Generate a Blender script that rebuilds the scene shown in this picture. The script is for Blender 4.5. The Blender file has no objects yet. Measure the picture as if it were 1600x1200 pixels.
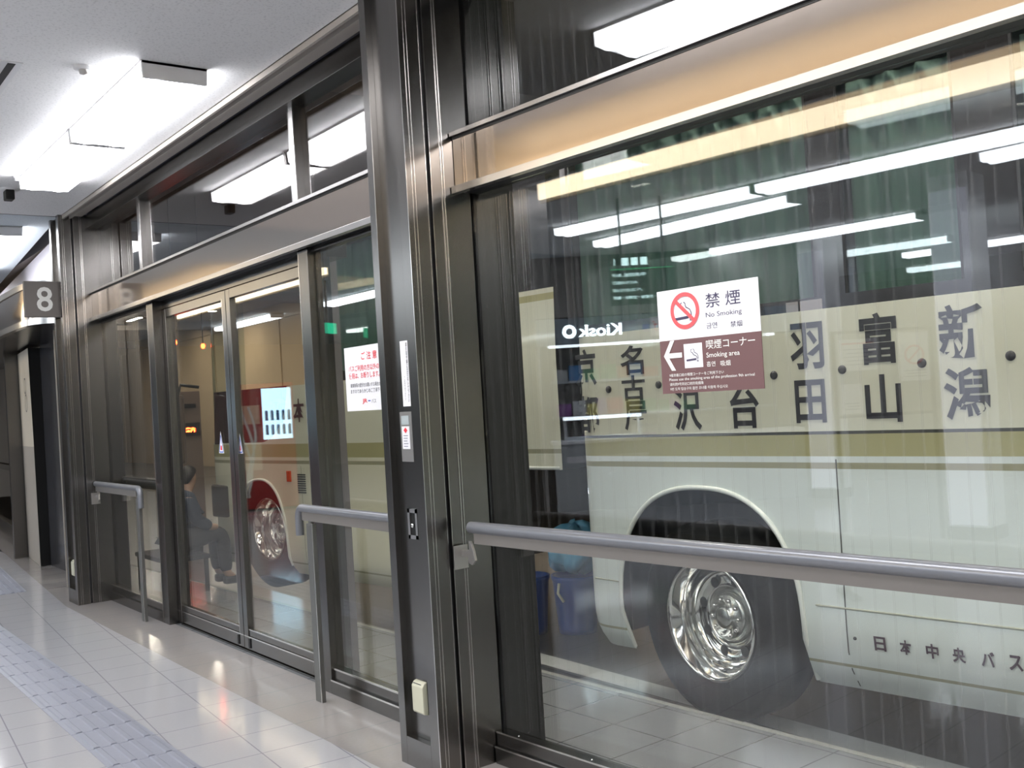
import bpy, math, random
from mathutils import Vector, Matrix
R = math.radians
random.seed(4)
S = bpy.context.scene
COL = S.collection
V = Vector

# ------------------------------------------------------------------ camera, world, exposure
cam_d = bpy.data.cameras.new('camera'); cam = bpy.data.objects.new('camera', cam_d); COL.objects.link(cam)
cam_d.sensor_width = 36.0; cam_d.lens = 36.0*1611.9/1600.0; cam_d.clip_start = 0.05; cam_d.clip_end = 200
yaw, pitch, roll = R(36.814), R(0.754), R(3.4386)
# camera looks along a heading turned clockwise from +Y, tipped up a little and rolled
cam.matrix_world = (Matrix.Translation((0, 0, 1.5)) @ Matrix.Rotation(-yaw, 4, 'Z') @ Matrix.Rotation(R(90)+pitch, 4, 'X')
                    @ Matrix.Rotation(-roll, 4, 'Z'))
S.camera = cam
S.view_settings.view_transform = 'Standard'; S.view_settings.look = 'None'
S.view_settings.gamma = 1; S.view_settings.use_curve_mapping = False
S.view_settings.exposure = 1.68
S.cycles.max_bounces = 10; S.cycles.transparent_max_bounces = 24; S.cycles.glossy_bounces = 6
S.cycles.diffuse_bounces = 4
S.cycles.caustics_reflective = False; S.cycles.caustics_refractive = False
S.cycles.sample_clamp_indirect = 6.0
w = bpy.data.worlds.new('night'); S.world = w; w.use_nodes = True
w.node_tree.nodes['Background'].inputs[0].default_value = (.05, .06, .09, 1)
w.node_tree.nodes['Background'].inputs[1].default_value = 0.3
L_FIX = 6.6       # tubes of the ceiling fixtures
L_COVE = 3.2      # warm cove
L_OUT = 66.0      # downlights and added lamps of the bus hall

# ------------------------------------------------------------------ materials
MATS = {}
def nt(name):
    m = bpy.data.materials.new(name); m.use_nodes = True
    t = m.node_tree; t.nodes.clear(); out = t.nodes.new('ShaderNodeOutputMaterial')
    MATS[name] = m
    return m, t, out
def N(t, typ, **kw):
    n = t.nodes.new('ShaderNode'+typ)
    for k, v in kw.items():
        if k.startswith('i_'):
            n.inputs[k[2:].replace('_', ' ')].default_value = v
        else: setattr(n, k, v)
    return n
def ln(t, a, b): t.links.new(a, b)
def c4(c): return (c[0], c[1], c[2], 1)
def mat(name, col, rough=.5, metal=0, noise=0, nscale=8, stretch=None, bump=0, spec=.5, coat=0, rnoise=0):
    m, t, out = nt(name)
    p = N(t, 'BsdfPrincipled'); ln(t, p.outputs[0], out.inputs[0])
    p.inputs['Base Color'].default_value = c4(col); p.inputs['Roughness'].default_value = rough
    p.inputs['Metallic'].default_value = metal; p.inputs['Specular IOR Level'].default_value = spec
    p.inputs['Coat Weight'].default_value = coat; p.inputs['Coat Roughness'].default_value = .08
    tc = N(t, 'TexCoord'); mp = N(t, 'Mapping'); ln(t, tc.outputs['Object'], mp.inputs[0])
    if stretch: mp.inputs['Scale'].default_value = stretch
    nz = N(t, 'TexNoise'); nz.inputs['Scale'].default_value = nscale; nz.inputs['Detail'].default_value = 4
    ln(t, mp.outputs[0], nz.inputs[0])
    if noise:
        mx = N(t, 'MixRGB', blend_type='MIX'); ln(t, nz.outputs[0], mx.inputs[0])
        mx.inputs[1].default_value = c4([x*(1-noise) for x in col]); mx.inputs[2].default_value = c4([min(1, x*(1+noise)) for x in col])
        ln(t, mx.outputs[0], p.inputs['Base Color'])
    if rnoise:
        mr = N(t, 'MapRange'); mr.inputs[3].default_value = rough*(1-rnoise); mr.inputs[4].default_value = rough*(1+rnoise)
        ln(t, nz.outputs[0], mr.inputs[0]); ln(t, mr.outputs[0], p.inputs['Roughness'])
    if bump:
        b = N(t, 'Bump'); b.inputs['Strength'].default_value = bump; b.inputs['Distance'].default_value = .002
        ln(t, nz.outputs[0], b.inputs['Height']); ln(t, b.outputs[0], p.inputs['Normal'])
    return m
def emis(name, col, s):
    m, t, out = nt(name); e = N(t, 'Emission'); e.inputs[0].default_value = c4(col); e.inputs[1].default_value = s
    ln(t, e.outputs[0], out.inputs[0]); return m
def glass(name, tint=(1, 1, 1), ior=1.5, rough=0.0, lines=0):
    m, t, out = nt(name)
    fr = N(t, 'Fresnel'); ge = N(t, 'NewGeometry'); io = N(t, 'MapRange')      # same reflectance on both faces of the pane
    io.inputs[3].default_value = ior; io.inputs[4].default_value = 1/ior; ln(t, ge.outputs['Backfacing'], io.inputs[0]); ln(t, io.outputs[0], fr.inputs[0])
    tr = N(t, 'BsdfTransparent'); tr.inputs[0].default_value = c4(tint)
    gl = N(t, 'BsdfGlossy'); gl.inputs['Roughness'].default_value = rough; gl.inputs[0].default_value = (1, 1, 1, 1)
    mx = N(t, 'MixShader'); ln(t, fr.outputs[0], mx.inputs[0]); ln(t, tr.outputs[0], mx.inputs[1]); ln(t, gl.outputs[0], mx.inputs[2])
    last = mx
    if lines:        # fine vertical pinstripes printed on the pane
        tc = N(t, 'TexCoord'); sx = N(t, 'SeparateXYZ'); ln(t, tc.outputs['Object'], sx.inputs[0])
        a = N(t, 'Math', operation='MULTIPLY'); a.inputs[1].default_value = 1/lines; ln(t, sx.outputs[1], a.inputs[0])
        f = N(t, 'Math', operation='FRACT'); ln(t, a.outputs[0], f.inputs[0])
        l = N(t, 'Math', operation='LESS_THAN'); l.inputs[1].default_value = .0022/lines; ln(t, f.outputs[0], l.inputs[0])
        h = N(t, 'Math', operation='MULTIPLY'); h.inputs[1].default_value = .11; ln(t, l.outputs[0], h.inputs[0])
        d = N(t, 'BsdfDiffuse'); d.inputs[0].default_value = (.42, .42, .42, 1)
        m2 = N(t, 'MixShader'); ln(t, h.outputs[0], m2.inputs[0]); ln(t, mx.outputs[0], m2.inputs[1]); ln(t, d.outputs[0], m2.inputs[2])
        last = m2
    ln(t, last.outputs[0], out.inputs[0]); return m

STEEL = mat('brushed_steel', (.20, .192, .183), .24, 1, noise=.05, nscale=14, stretch=(3, 3, .05))
STEELD = mat('dark_frame_steel', (.16, .153, .147), .25, 1)
LIPS = mat('header_lip_steel', (.46, .44, .43), .25, 1)
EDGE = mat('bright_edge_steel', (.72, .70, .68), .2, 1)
HEAD = mat('header_panel_steel', (.70, .605, .525), .10, 1, noise=.03, nscale=20)
CHROME = mat('chrome', (.78, .78, .76), .09, 1)
RAIL = mat('grey_rail_coating', (.20, .205, .225), .28, .35, spec=.6)
RAILB = mat('rail_under_bar', (.20, .183, .17), .5, .3)
BLACK = mat('black_rubber', (.012, .012, .013), .5)
DARKP = mat('dark_paint', (.016, .016, .016), .5, spec=.2)
PLATE = mat('satin_plate', (.42, .40, .38), .35, .8)
IVORY = mat('ivory_plastic', (.62, .60, .46), .4)
PAPER = mat('white_paper', (.88, .87, .90), .6)
INK = mat('black_ink', (.03, .03, .04), .6)
NAVYI = mat('dark_violet_ink', (.06, .05, .10), .6)
REDI = mat('red_ink', (.80, .03, .05), .6)
SIGNR = mat('sign_red', (.85, .10, .11), .5)
MAROON = mat('sign_maroon', (.15, .075, .075), .5)
BLUEI = mat('blue_ink', (.02, .08, .45), .6)
SIGNG = mat('sign_grey_brown', (.17, .15, .135), .5)
WHITE = mat('white_lettering', (.85, .84, .80), .5)
OFFW = mat('fixture_white_metal', (.75, .75, .76), .45)
ACYL = emis('lit_tube_diffuser', (.95, .96, 1.0), L_FIX)
ACY2 = emis('hall_tube_diffuser', (.86, .93, 1.0), L_FIX*.75)
COVE = emis('warm_cove_light', (1.0, .83, .58), L_COVE)
COVED = emis('dim_cove_upper_glow', (1.0, .74, .46), .9)
COVEP = mat('cove_white_paint', (.45, .42, .37), .6)
OUTL = emis('warm_lamp_diffuser', (1.0, .94, .82), L_OUT)
WALLI = mat('interior_wall_brown_grey', (.34, .325, .31), .6, noise=.05)
WALLO = mat('beige_building_render', (.55, .42, .27), .8, noise=.06, nscale=2)
SOFF = mat('grey_soffit', (.28, .25, .23), .8)
CONC = mat('outdoor_kerb_concrete', (.20, .20, .19), .7, noise=.15, nscale=20)
PAINTL = mat('worn_grey_paint_line', (.42, .43, .41), .5, noise=.1, nscale=30)
TACT = mat('tactile_blue_grey', (.26, .27, .32), .4, noise=.05, nscale=40)
GLA = glass('pinstriped_glass', (.965, .975, .97), 1.58, lines=.06)
GLB = glass('clear_glass', (.93, .93, .90), 1.52)
GLT = glass('smoked_transom_glass', (.55, .53, .52), 1.6)
GLBUS = glass('tinted_bus_glass', (.70, .78, .755), 1.6)
TIRE = mat('tyre_rubber', (.009, .009, .009), .8, spec=.2)
SEAM = mat('panel_seam', (.06, .06, .055), .6)
CURT = mat('bus_curtain_green', (.36, .44, .40), .9, noise=.15, nscale=6)
NAVY = mat('navy_jacket', (.02, .03, .05), .8)
TROUS = mat('dark_trousers', (.02, .018, .018), .8)
SKIN = mat('skin', (.45, .28, .20), .6)
HAIR = mat('black_hair', (.012, .01, .01), .5)
BLUEB = mat('blue_plastic_bin', (.01, .06, .30), .4)
BAG = mat('pale_blue_plastic_bag', (.20, .55, .80), .25, spec=.8)
ORNG = mat('orange_lens', (.45, .06, .01), .2)
LEDR = emis('red_led', (1, .05, .01), 14)
LEDG = emis('green_led', (.02, 1, .35), 6)
LAMPW = emis('white_lamp_lens', (.75, .85, 1), 12)
LAMPY = emis('warm_lamp_lens', (1, .85, .65), 8)
VRED = mat('vending_red', (.42, .02, .02), .3, coat=.5)
VWHT = mat('vending_cream_stripe', (.75, .45, .30), .4)
VRIB = mat('vending_ribbon_white', (.8, .75, .7), .4)
VLIT = emis('vending_lit_window', (.50, .80, 1), 1.9)
TEAL = mat('sign_board_dark_teal', (.02, .05, .045), .3)
TEALT = emis('lit_sign_text', (.65, .95, .95), 2.6)
GREENT = emis('lit_green_line', (.05, .9, .3), 1.2)
KFAS = mat('kiosk_fascia_grey_blue', (.30, .36, .42), .35)
KTXT = emis('kiosk_lit_letters', (.75, .95, 1), 9)
KSHELF = emis('kiosk_shelf_light', (.80, .90, 1), 3)
KWALL = mat('kiosk_counter_grey', (.5, .52, .55), .5)
COLW = mat('white_interior_column', (.82, .82, .85), .4)
COLGLOW = emis('column_glow_panel', (.80, .84, 1), .55)
EXITG = emis('exit_sign_green', (.03, .85, .45), .9)

def tile_mat(name, col, joint, ang, sx, sy, px, py, jw=.004, rough=.15, noise=.03, spec=.5, depth=.6):
    m, t, out = nt(name)
    p = N(t, 'BsdfPrincipled'); ln(t, p.outputs[0], out.inputs[0]); p.inputs['Roughness'].default_value = rough
    p.inputs['Specular IOR Level'].default_value = spec
    g = N(t, 'NewGeometry'); mp = N(t, 'Mapping', vector_type='POINT'); mp.inputs['Rotation'].default_value = (0, 0, ang)
    ln(t, g.outputs['Position'], mp.inputs[0]); sp = N(t, 'SeparateXYZ'); ln(t, mp.outputs[0], sp.inputs[0])
    masks = []
    for k, (sz, ph) in enumerate(((sx, px), (sy, py))):
        a = N(t, 'Math', operation='SUBTRACT'); a.inputs[1].default_value = ph; ln(t, sp.outputs[k], a.inputs[0])
        b = N(t, 'Math', operation='DIVIDE'); b.inputs[1].default_value = sz; ln(t, a.outputs[0], b.inputs[0])
        f = N(t, 'Math', operation='FRACT'); ln(t, b.outputs[0], f.inputs[0])
        l = N(t, 'Math', operation='LESS_THAN'); l.inputs[1].default_value = jw/sz; ln(t, f.outputs[0], l.inputs[0]); masks.append(l)
    mxm = N(t, 'Math', operation='MAXIMUM'); ln(t, masks[0].outputs[0], mxm.inputs[0]); ln(t, masks[1].outputs[0], mxm.inputs[1])
    nz = N(t, 'TexNoise'); nz.inputs['Scale'].default_value = 60; nz.inputs['Detail'].default_value = 6; ln(t, g.outputs['Position'], nz.inputs[0])
    cm = N(t, 'MixRGB'); cm.inputs[1].default_value = c4([x*(1-noise) for x in col]); cm.inputs[2].default_value = c4([x*(1+noise) for x in col]); ln(t, nz.outputs[0], cm.inputs[0])
    jm = N(t, 'MixRGB'); ml = N(t, 'Math', operation='MULTIPLY'); ml.inputs[1].default_value = depth; ln(t, mxm.outputs[0], ml.inputs[0])
    ln(t, ml.outputs[0], jm.inputs[0]); ln(t, cm.outputs[0], jm.inputs[1]); jm.inputs[2].default_value = c4(joint)
    ln(t, jm.outputs[0], p.inputs['Base Color']); return m
CA = R(4.43)
FLOORM = tile_mat('polished_pale_floor_tile', (.45, .445, .46), (.24, .23, .27), CA, .293, .31, .555, 5.12, jw=.006, rough=.10, depth=.8)
GRANM = tile_mat('brown_grey_border_tile', (.33, .305, .295), (.24, .25, .25), 0, 20, .309, 1.5, 4.034, jw=.006, rough=.13, noise=.06, depth=.8)
PAVEM = tile_mat('outdoor_grey_paving', (.165, .17, .178), (.04, .04, .04), R(-2.07), .32, .31, 2.9, 3.10, jw=.007, rough=.22, noise=.06, depth=.75)
ROADM = tile_mat('dark_tiled_bus_lane', (.055, .053, .053), (.010, .010, .010), R(-5.5), .32*4, .315, 1.3, 3.19, jw=.010, rough=.28, noise=.1, depth=1)

def ceiling_mat(name, col):
    m, t, out = nt(name)
    p = N(t, 'BsdfPrincipled'); ln(t, p.outputs[0], out.inputs[0]); p.inputs['Roughness'].default_value = .9
    g = N(t, 'NewGeometry')
    v = N(t, 'TexNoise'); v.inputs['Scale'].default_value = 80; v.inputs['Detail'].default_value = 5; ln(t, g.outputs['Position'], v.inputs[0])
    cr = N(t, 'ValToRGB'); cr.color_ramp.elements[0].position = .36; cr.color_ramp.elements[0].color = c4([x*.86 for x in col])
    cr.color_ramp.elements[1].position = .46; cr.color_ramp.elements[1].color = c4(col); ln(t, v.outputs[0], cr.inputs[0])
    ln(t, cr.outputs[0], p.inputs['Base Color']); return m
CEILM = ceiling_mat('speckled_ceiling_board', (.84, .83, .83))
CEILB = ceiling_mat('bluish_ceiling_board', (.62, .68, .72))

def bus_mat(name, bands, base_hi, base_lo, split):
    """paint by height above the ground; bands = (z0, z1, colour)"""
    m, t, out = nt(name)
    p = N(t, 'BsdfPrincipled'); ln(t, p.outputs[0], out.inputs[0]); p.inputs['Roughness'].default_value = .3
    p.inputs['Coat Weight'].default_value = .6; p.inputs['Coat Roughness'].default_value = .05
    tc = N(t, 'TexCoord'); sp = N(t, 'SeparateXYZ'); ln(t, tc.outputs['Object'], sp.inputs[0])
    cr = N(t, 'ValToRGB'); r = cr.color_ramp; r.interpolation = 'CONSTANT'
    mr = N(t, 'MapRange'); mr.inputs[1].default_value = 0; mr.inputs[2].default_value = 3.5; ln(t, sp.outputs[2], mr.inputs[0]); ln(t, mr.outputs[0], cr.inputs[0])
    ev = [(0, base_lo)]
    cur = lambda z: base_lo if z < split else base_hi
    for z0, z1, c in bands: ev += [(z0, c), (z1, cur(z1))]
    ev.append((split, base_hi)) if not any(abs(e[0]-split) < 1e-6 for e in ev) else None
    ev.sort(key=lambda e: e[0])
    r.elements[0].position = 0; r.elements[0].color = c4(ev[0][1])
    r.elements[1].position = min(1, ev[1][0]/3.5); r.elements[1].color = c4(ev[1][1])
    for z, c in ev[2:]:
        e = r.elements.new(min(1, z/3.5)); e.color = c4(c)
    ln(t, cr.outputs[0], p.inputs['Base Color']); return m
CREAM = (.62, .62, .50); LOWW = (.60, .65, .62); OLIVE = (.36, .34, .17); OLT = (.30, .29, .19); DK = (.04, .04, .03)
BUSA = bus_mat('coach_paint_cream_olive', [(.385, .410, OLT), (1.247, 1.251, DK), (1.251, 1.276, OLT), (1.276, 1.280, DK), (1.300, 1.308, DK), (1.308, 1.408, OLIVE), (1.408, 1.412, DK)], CREAM, LOWW, 1.412)
BUSB = bus_mat('coach_paint_cream_grey', [(.385, .410, OLT), (1.21, 1.235, OLT), (1.26, 1.37, OLIVE)], CREAM, (.66, .64, .50), 1.37)
BUSBT = bus_mat('coach_tail_paint', [(1.290, 1.294, DK), (1.294, 1.325, OLT), (2.215, 2.22, DK), (2.22, 2.26, OLIVE), (2.26, 2.265, DK)], CREAM, CREAM, 3.0)

# ------------------------------------------------------------------ frames
AA = R(3.578)                       # bay A is turned a little against bay B, bay C the other way
FW = Matrix.Identity(4)
FA = Matrix.Translation((2.43, 3.517, 0)) @ Matrix.Rotation(AA, 4, 'Z')      # local x outward, y away from viewer
FC = Matrix.Translation((2.45, 9.34, 0)) @ Matrix.Rotation(-CA, 4, 'Z')
BU = R(6.062)
FU = Matrix.Rotation(BU, 4, 'Z')
ROOT = {}
def place(o, frame, base):
    o.matrix_world = frame @ Matrix.Translation(V(base))
    ROOT[o.name] = (frame, V(base))
def props(o, label=None, cat=None, group=None, kind=None):
    for k, v in (('label', label), ('category', cat), ('group', group), ('kind', kind)):
        if v: o[k] = v
    return o
def thing(name, label, cat, frame=FW, base=(0, 0, 0), group=None, kind=None):
    o = bpy.data.objects.new(name, None); COL.objects.link(o); o.empty_display_size = .1
    place(o, frame, base); return props(o, label, cat, group, kind)

class MB:
    def __init__(s): s.v = []; s.f = []; s.sm = []
    def add(s, vs, fs, smooth=False):
        b = len(s.v); s.v += [V(x) for x in vs]; s.f += [tuple(b+i for i in f) for f in fs]; s.sm += [smooth]*len(fs); return s
    def box(s, x0, x1, y0, y1, z0, z1):
        x0, x1 = sorted((x0, x1)); y0, y1 = sorted((y0, y1)); z0, z1 = sorted((z0, z1))
        return s.add([(x, y, z) for x in (x0, x1) for y in (y0, y1) for z in (z0, z1)],
                     [(0, 1, 3, 2), (4, 6, 7, 5), (0, 4, 5, 1), (2, 3, 7, 6), (0, 2, 6, 4), (1, 5, 7, 3)])
    def prism(s, pts, a, b, o, d):
        """polygon pts in plane (a, b) at o, extruded by vector d"""
        a, b, o, d = V(a), V(b), V(o), V(d); n = len(pts)
        vs = [o+a*p[0]+b*p[1] for p in pts]; vs += [x+d for x in vs]
        return s.add(vs, [tuple(range(n))[::-1], tuple(range(n, 2*n))]+[(i, (i+1) % n, n+(i+1) % n, n+i) for i in range(n)])
    def tube(s, pts, r, n=12, cap=True):
        pts = [V(p) for p in pts]; rs = r if isinstance(r, (list, tuple)) else [r]*len(pts)
        ref = None; vs = []
        for i, p in enumerate(pts):
            t = (pts[min(i+1, len(pts)-1)]-pts[max(i-1, 0)]).normalized()
            if ref is None: ref = t.cross(V((0, 0, 1))) if abs(t.z) < .9 else t.cross(V((1, 0, 0)))
            ref = (ref-t*ref.dot(t)).normalized(); up = t.cross(ref)
            for k in range(n):
                a = 2*math.pi*k/n; vs.append(p+(ref*math.cos(a)+up*math.sin(a))*rs[i])
        fs = [(i*n+k, i*n+(k+1) % n, (i+1)*n+(k+1) % n, (i+1)*n+k) for i in range(len(pts)-1) for k in range(n)]
        s.add(vs, fs, True)
        if cap:
            s.add([vs[k] for k in range(n)][::-1], [tuple(range(n))]); s.add(vs[-n:], [tuple(range(n))])
        return s
    def lathe(s, prof, o, ax, n=40, closed=False):
        """prof = (distance along ax, radius)"""
        ax = V(ax).normalized(); o = V(o); u = ax.orthogonal().normalized(); w_ = ax.cross(u); vs = []
        for h, r in prof:
            for k in range(n):
                a = 2*math.pi*k/n; vs.append(o+ax*h+(u*math.cos(a)+w_*math.sin(a))*r)
        fs = [(i*n+k, i*n+(k+1) % n, (i+1)*n+(k+1) % n, (i+1)*n+k) for i in range(len(prof)-1) for k in range(n)]
        return s.add(vs, fs, True)
    def grid(s, P, smooth=True, flip=False):
        nu, nv = len(P), len(P[0]); vs = [p for r_ in P for p in r_]
        fs = [(i*nv+j, (i+1)*nv+j, (i+1)*nv+j+1, i*nv+j+1) for i in range(nu-1) for j in range(nv-1)]
        if flip: fs = [f[::-1] for f in fs]
        return s.add(vs, fs, smooth)
    def build(s, name, m, parent=None, frame=FW, base=(0, 0, 0), bevel=0, **kw):
        if parent is not None: frame, b = ROOT[parent.name]
        else: b = V(base)
        me = bpy.data.meshes.new(name); me.from_pydata([v-b for v in s.v], [], s.f)
        me.polygons.foreach_set('use_smooth', s.sm); me.materials.append(m); me.validate(); me.update()
        o = bpy.data.objects.new(name, me); COL.objects.link(o)
        if parent is not None: o.parent = parent; ROOT[o.name] = (frame, b)
        else: place(o, frame, b)
        if bevel:
            md = o.modifiers.new('bevel', 'BEVEL'); md.width = bevel; md.segments = 2; md.limit_method = 'ANGLE'
        return props(o, **kw)
def box(*a): return MB().box(*a)

def text(s, name, m, parent, c, Rt, U, w_, h=None, bold=0.0, vertical=False, thick=.0012, **kw):
    """lettering fitted into a w x h box centred at c (frame coordinates), reading along Rt with U up"""
    if vertical: s = '\n'.join(s)
    cu = bpy.data.curves.new('lettering', 'FONT'); cu.body = s; cu.align_x = 'CENTER' if vertical else 'LEFT'
    cu.offset = bold; cu.resolution_u = 3
    if vertical: cu.space_line = .92
    to = bpy.data.objects.new('lettering_tmp', cu); COL.objects.link(to)
    bpy.context.view_layer.update()
    me = bpy.data.meshes.new_from_object(to.evaluated_get(bpy.context.evaluated_depsgraph_get()))
    bpy.data.objects.remove(to)
    Rt, U = V(Rt).normalized(), V(U).normalized(); n = Rt.cross(U); c = V(c)
    xs = [v.co.x for v in me.vertices]; ys = [v.co.y for v in me.vertices]
    if not xs: return None
    x0, x1, y0, y1 = min(xs), max(xs), min(ys), max(ys)
    kx = w_/(x1-x0); ky = h/(y1-y0) if h else kx
    mb = MB(); frame, b = ROOT[parent.name] if parent else (kw.get('frame', FW), V((0, 0, 0)))
    vs = [c+Rt*((v.co.x-(x0+x1)/2)*kx)+U*((v.co.y-(y0+y1)/2)*ky)+n*thick for v in me.vertices]
    mb.add(vs, [tuple(p.vertices) for p in me.polygons])
    bpy.data.meshes.remove(me)
    return mb.build(name, m, parent, **kw)

def ring(c, Rt, U, r0, r1, n=48, t=.0012):
    c, Rt, U = V(c), V(Rt), V(U); nn = Rt.cross(U)*t; mb = MB(); vs = []
    for r_ in (r0, r1):
        for k in range(n):
            a = 2*math.pi*k/n; vs.append(c+(Rt*math.cos(a)+U*math.sin(a))*r_+nn)
    return mb.add(vs, [(k, n+k, n+(k+1) % n, (k+1) % n) for k in range(n)])
def flat(pts, c, Rt, U, t=.0012, mb=None):
    c, Rt, U = V(c), V(Rt), V(U); nn = Rt.cross(U)*t; mb = mb or MB()
    return mb.add([c+Rt*p[0]+U*p[1]+nn for p in pts], [tuple(range(len(pts)))])
def stroke(path, wd, c, Rt, U, t=.0012, mb=None):
    """flat ribbon along 2-D path"""
    mb = mb or MB(); c, Rt, U = V(c), V(Rt), V(U); nn = Rt.cross(U)*t; L = []
    for i, p in enumerate(path):
        a = path[max(i-1, 0)]; b = path[min(i+1, len(path)-1)]; dx, dy = b[0]-a[0], b[1]-a[1]; l = math.hypot(dx, dy) or 1
        L.append((p[0]-dy/l*wd/2, p[1]+dx/l*wd/2)); L.append((p[0]+dy/l*wd/2, p[1]-dx/l*wd/2))
    return mb.add([c+Rt*p[0]+U*p[1]+nn for p in L], [(2*i, 2*i+1, 2*i+3, 2*i+2) for i in range(len(path)-1)])

# ------------------------------------------------------------------ room shell
CZ = 3.24
MB().add([(-11, -8, 0), (2.47, -8, 0), (2.47, 3.4, 0), (2.47, 9.3, 0), (3.7, 25, 0), (-11, 25, 0)], [(0, 1, 2, 3, 4, 5)]) \
    .build('floor', FLOORM, kind='structure')
MB().add([(2.70, -8, .0008), (2.76, -8, .0008), (2.47, 3.5, .0008), (2.06, 3.9, .0008), (2.36, -8, .0008)], [(4, 1, 2, 3)]) \
    .add([(2.06, 3.9, .0008), (2.47, 3.5, .0008), (2.47, 9.3, .0008), (2.085, 9.1, .0008)], [(0, 1, 2, 3)]) \
    .add([(2.085, 9.1, .0008), (2.47, 9.3, .0008), (3.7, 25, .0008), (3.42, 25, .0008)], [(0, 1, 2, 3)]) \
    .build('trim_1', GRANM, kind='structure')
cx0, cx1 = -.9, .5        # coffer
c = MB()
def slab(x0, x1, y0, y1): c.box(x0, x1, y0, y1, CZ, CZ+.05)
slab(-11, cx0-.02, -8, 9.12); slab(cx1, 2.2, -8, 9.12); slab(cx0-.02, cx1, 6.4, 9.12)
c.build('ceiling', CEILM, kind='structure')
c = MB(); slab(-11, cx0-.02, 9.14, 25); slab(cx0-.02, cx1, 9.14, 11.5); slab(cx0-.02, cx1, 18, 25)
c.add([(cx1, 9.14, CZ), (2.2, 9.14, CZ), (3.5, 25, CZ), (cx1, 25, CZ)], [(0, 1, 2, 3)])
c.build('ceiling', CEILB, kind='structure')
def cove(y0, y1):
    MB().box(cx0-.02, cx1+.02, y0, y1, 3.50, 3.52).box(cx1, cx1+.02, y0, y1, CZ, 3.5).box(cx0, cx1, y1, y1+.02, CZ-.0, 3.52) \
        .box(cx0, cx1, y0-.02, y0, CZ, 3.52).build('trim_2', COVEP, kind='structure')
    t = thing('cove_light', 'warm glowing cove strip along the ceiling coffer ' + ('nearer the camera' if y0 < 0 else 'beyond the second column'), 'light', FW, (cx0, y0, 3.14), 'warm cove strips in the ceiling')
    box(cx0-.045, cx0-.02, y0, y1, 3.13, 3.5).build('backing', COVEP, t)
    box(cx0-.02, cx0, y0, y1, 3.16, 3.31).build('diffuser', COVE, t)
    box(cx0-.02, cx0, y0, y1, 3.31, 3.42).build('upper_diffuser', COVED, t)
cove(-6, 6.4); cove(11.5, 18)
box(-11.1, -11, -8, 25, 0, CZ).build('wall_left', WALLI, kind='structure')
box(-11.1, 3, -8.1, -8, 0, CZ).build('wall_back', WALLI, kind='structure')
box(-11.1, 4.5, 25, 25.1, 0, CZ).build('wall_far', WALLI, kind='structure')
# ceiling edge profile along bay B and A
MB().box(2.2, 2.36, 3.517, 9.05, CZ-.005, CZ+.05).box(2.2, 2.215, 3.84, 9.03, CZ-.035, CZ).box(2.255, 2.27, 3.84, 9.03, CZ-.03, CZ).build('trim_3', mat('warm_grey_trim', (.42, .38, .34), .5), kind='structure')
box(-.23, -.02, -10, -.02, CZ-.02, CZ+.05).build('trim_4', MATS['warm_grey_trim'], frame=FA, kind='structure')

# ------------------------------------------------------------------ columns
def column(y, label, outer):
    """steel column, base point at its corner (2.167, y)"""
    t = thing('steel_column', label, 'column', FW, (2.167, y, 0), 'brushed steel columns between the bays')
    H = CZ+.01; x0, x1 = 2.167, 2.262
    m = MB().box(x0, x1, y, y+.068, 0, H)                       # near stile
    m.box(x0, x1, y+.258, y+.308, 0, H).box(x0+.03, x1, y+.068, y+.258, .12, H).box(x0, x1, y+.068, y+.258, 0, .12)
    m.build('recessed_casing', STEEL, t, bevel=.0015)
    box(2.283, 2.475, y+.002, y+.308, 0, H).build('wall_casing', STEEL, t, bevel=.002)
    box(2.262, 2.283, y+.02, y+.30, 0, H).build('shadow_gap', BLACK, t)
    e = MB()
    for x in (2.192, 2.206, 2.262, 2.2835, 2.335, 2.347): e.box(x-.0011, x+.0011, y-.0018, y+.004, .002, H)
    e.box(2.1655, 2.1675, y-.0015, y+.0015, .002, H)  # light-coloured strip paints the highlight on the corner
    e.build('bright_edge_line', EDGE, t)
    box(2.50, outer, y+.003, y+.36, 0, 4.2).build('outer_casing', DARKP, t)
    return t
column(3.517, 'near brushed steel column with a recess holding a notice and a switch plate', 2.70)
column(9.035, 'far brushed steel column beside the gate number sign', 2.60)

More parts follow.
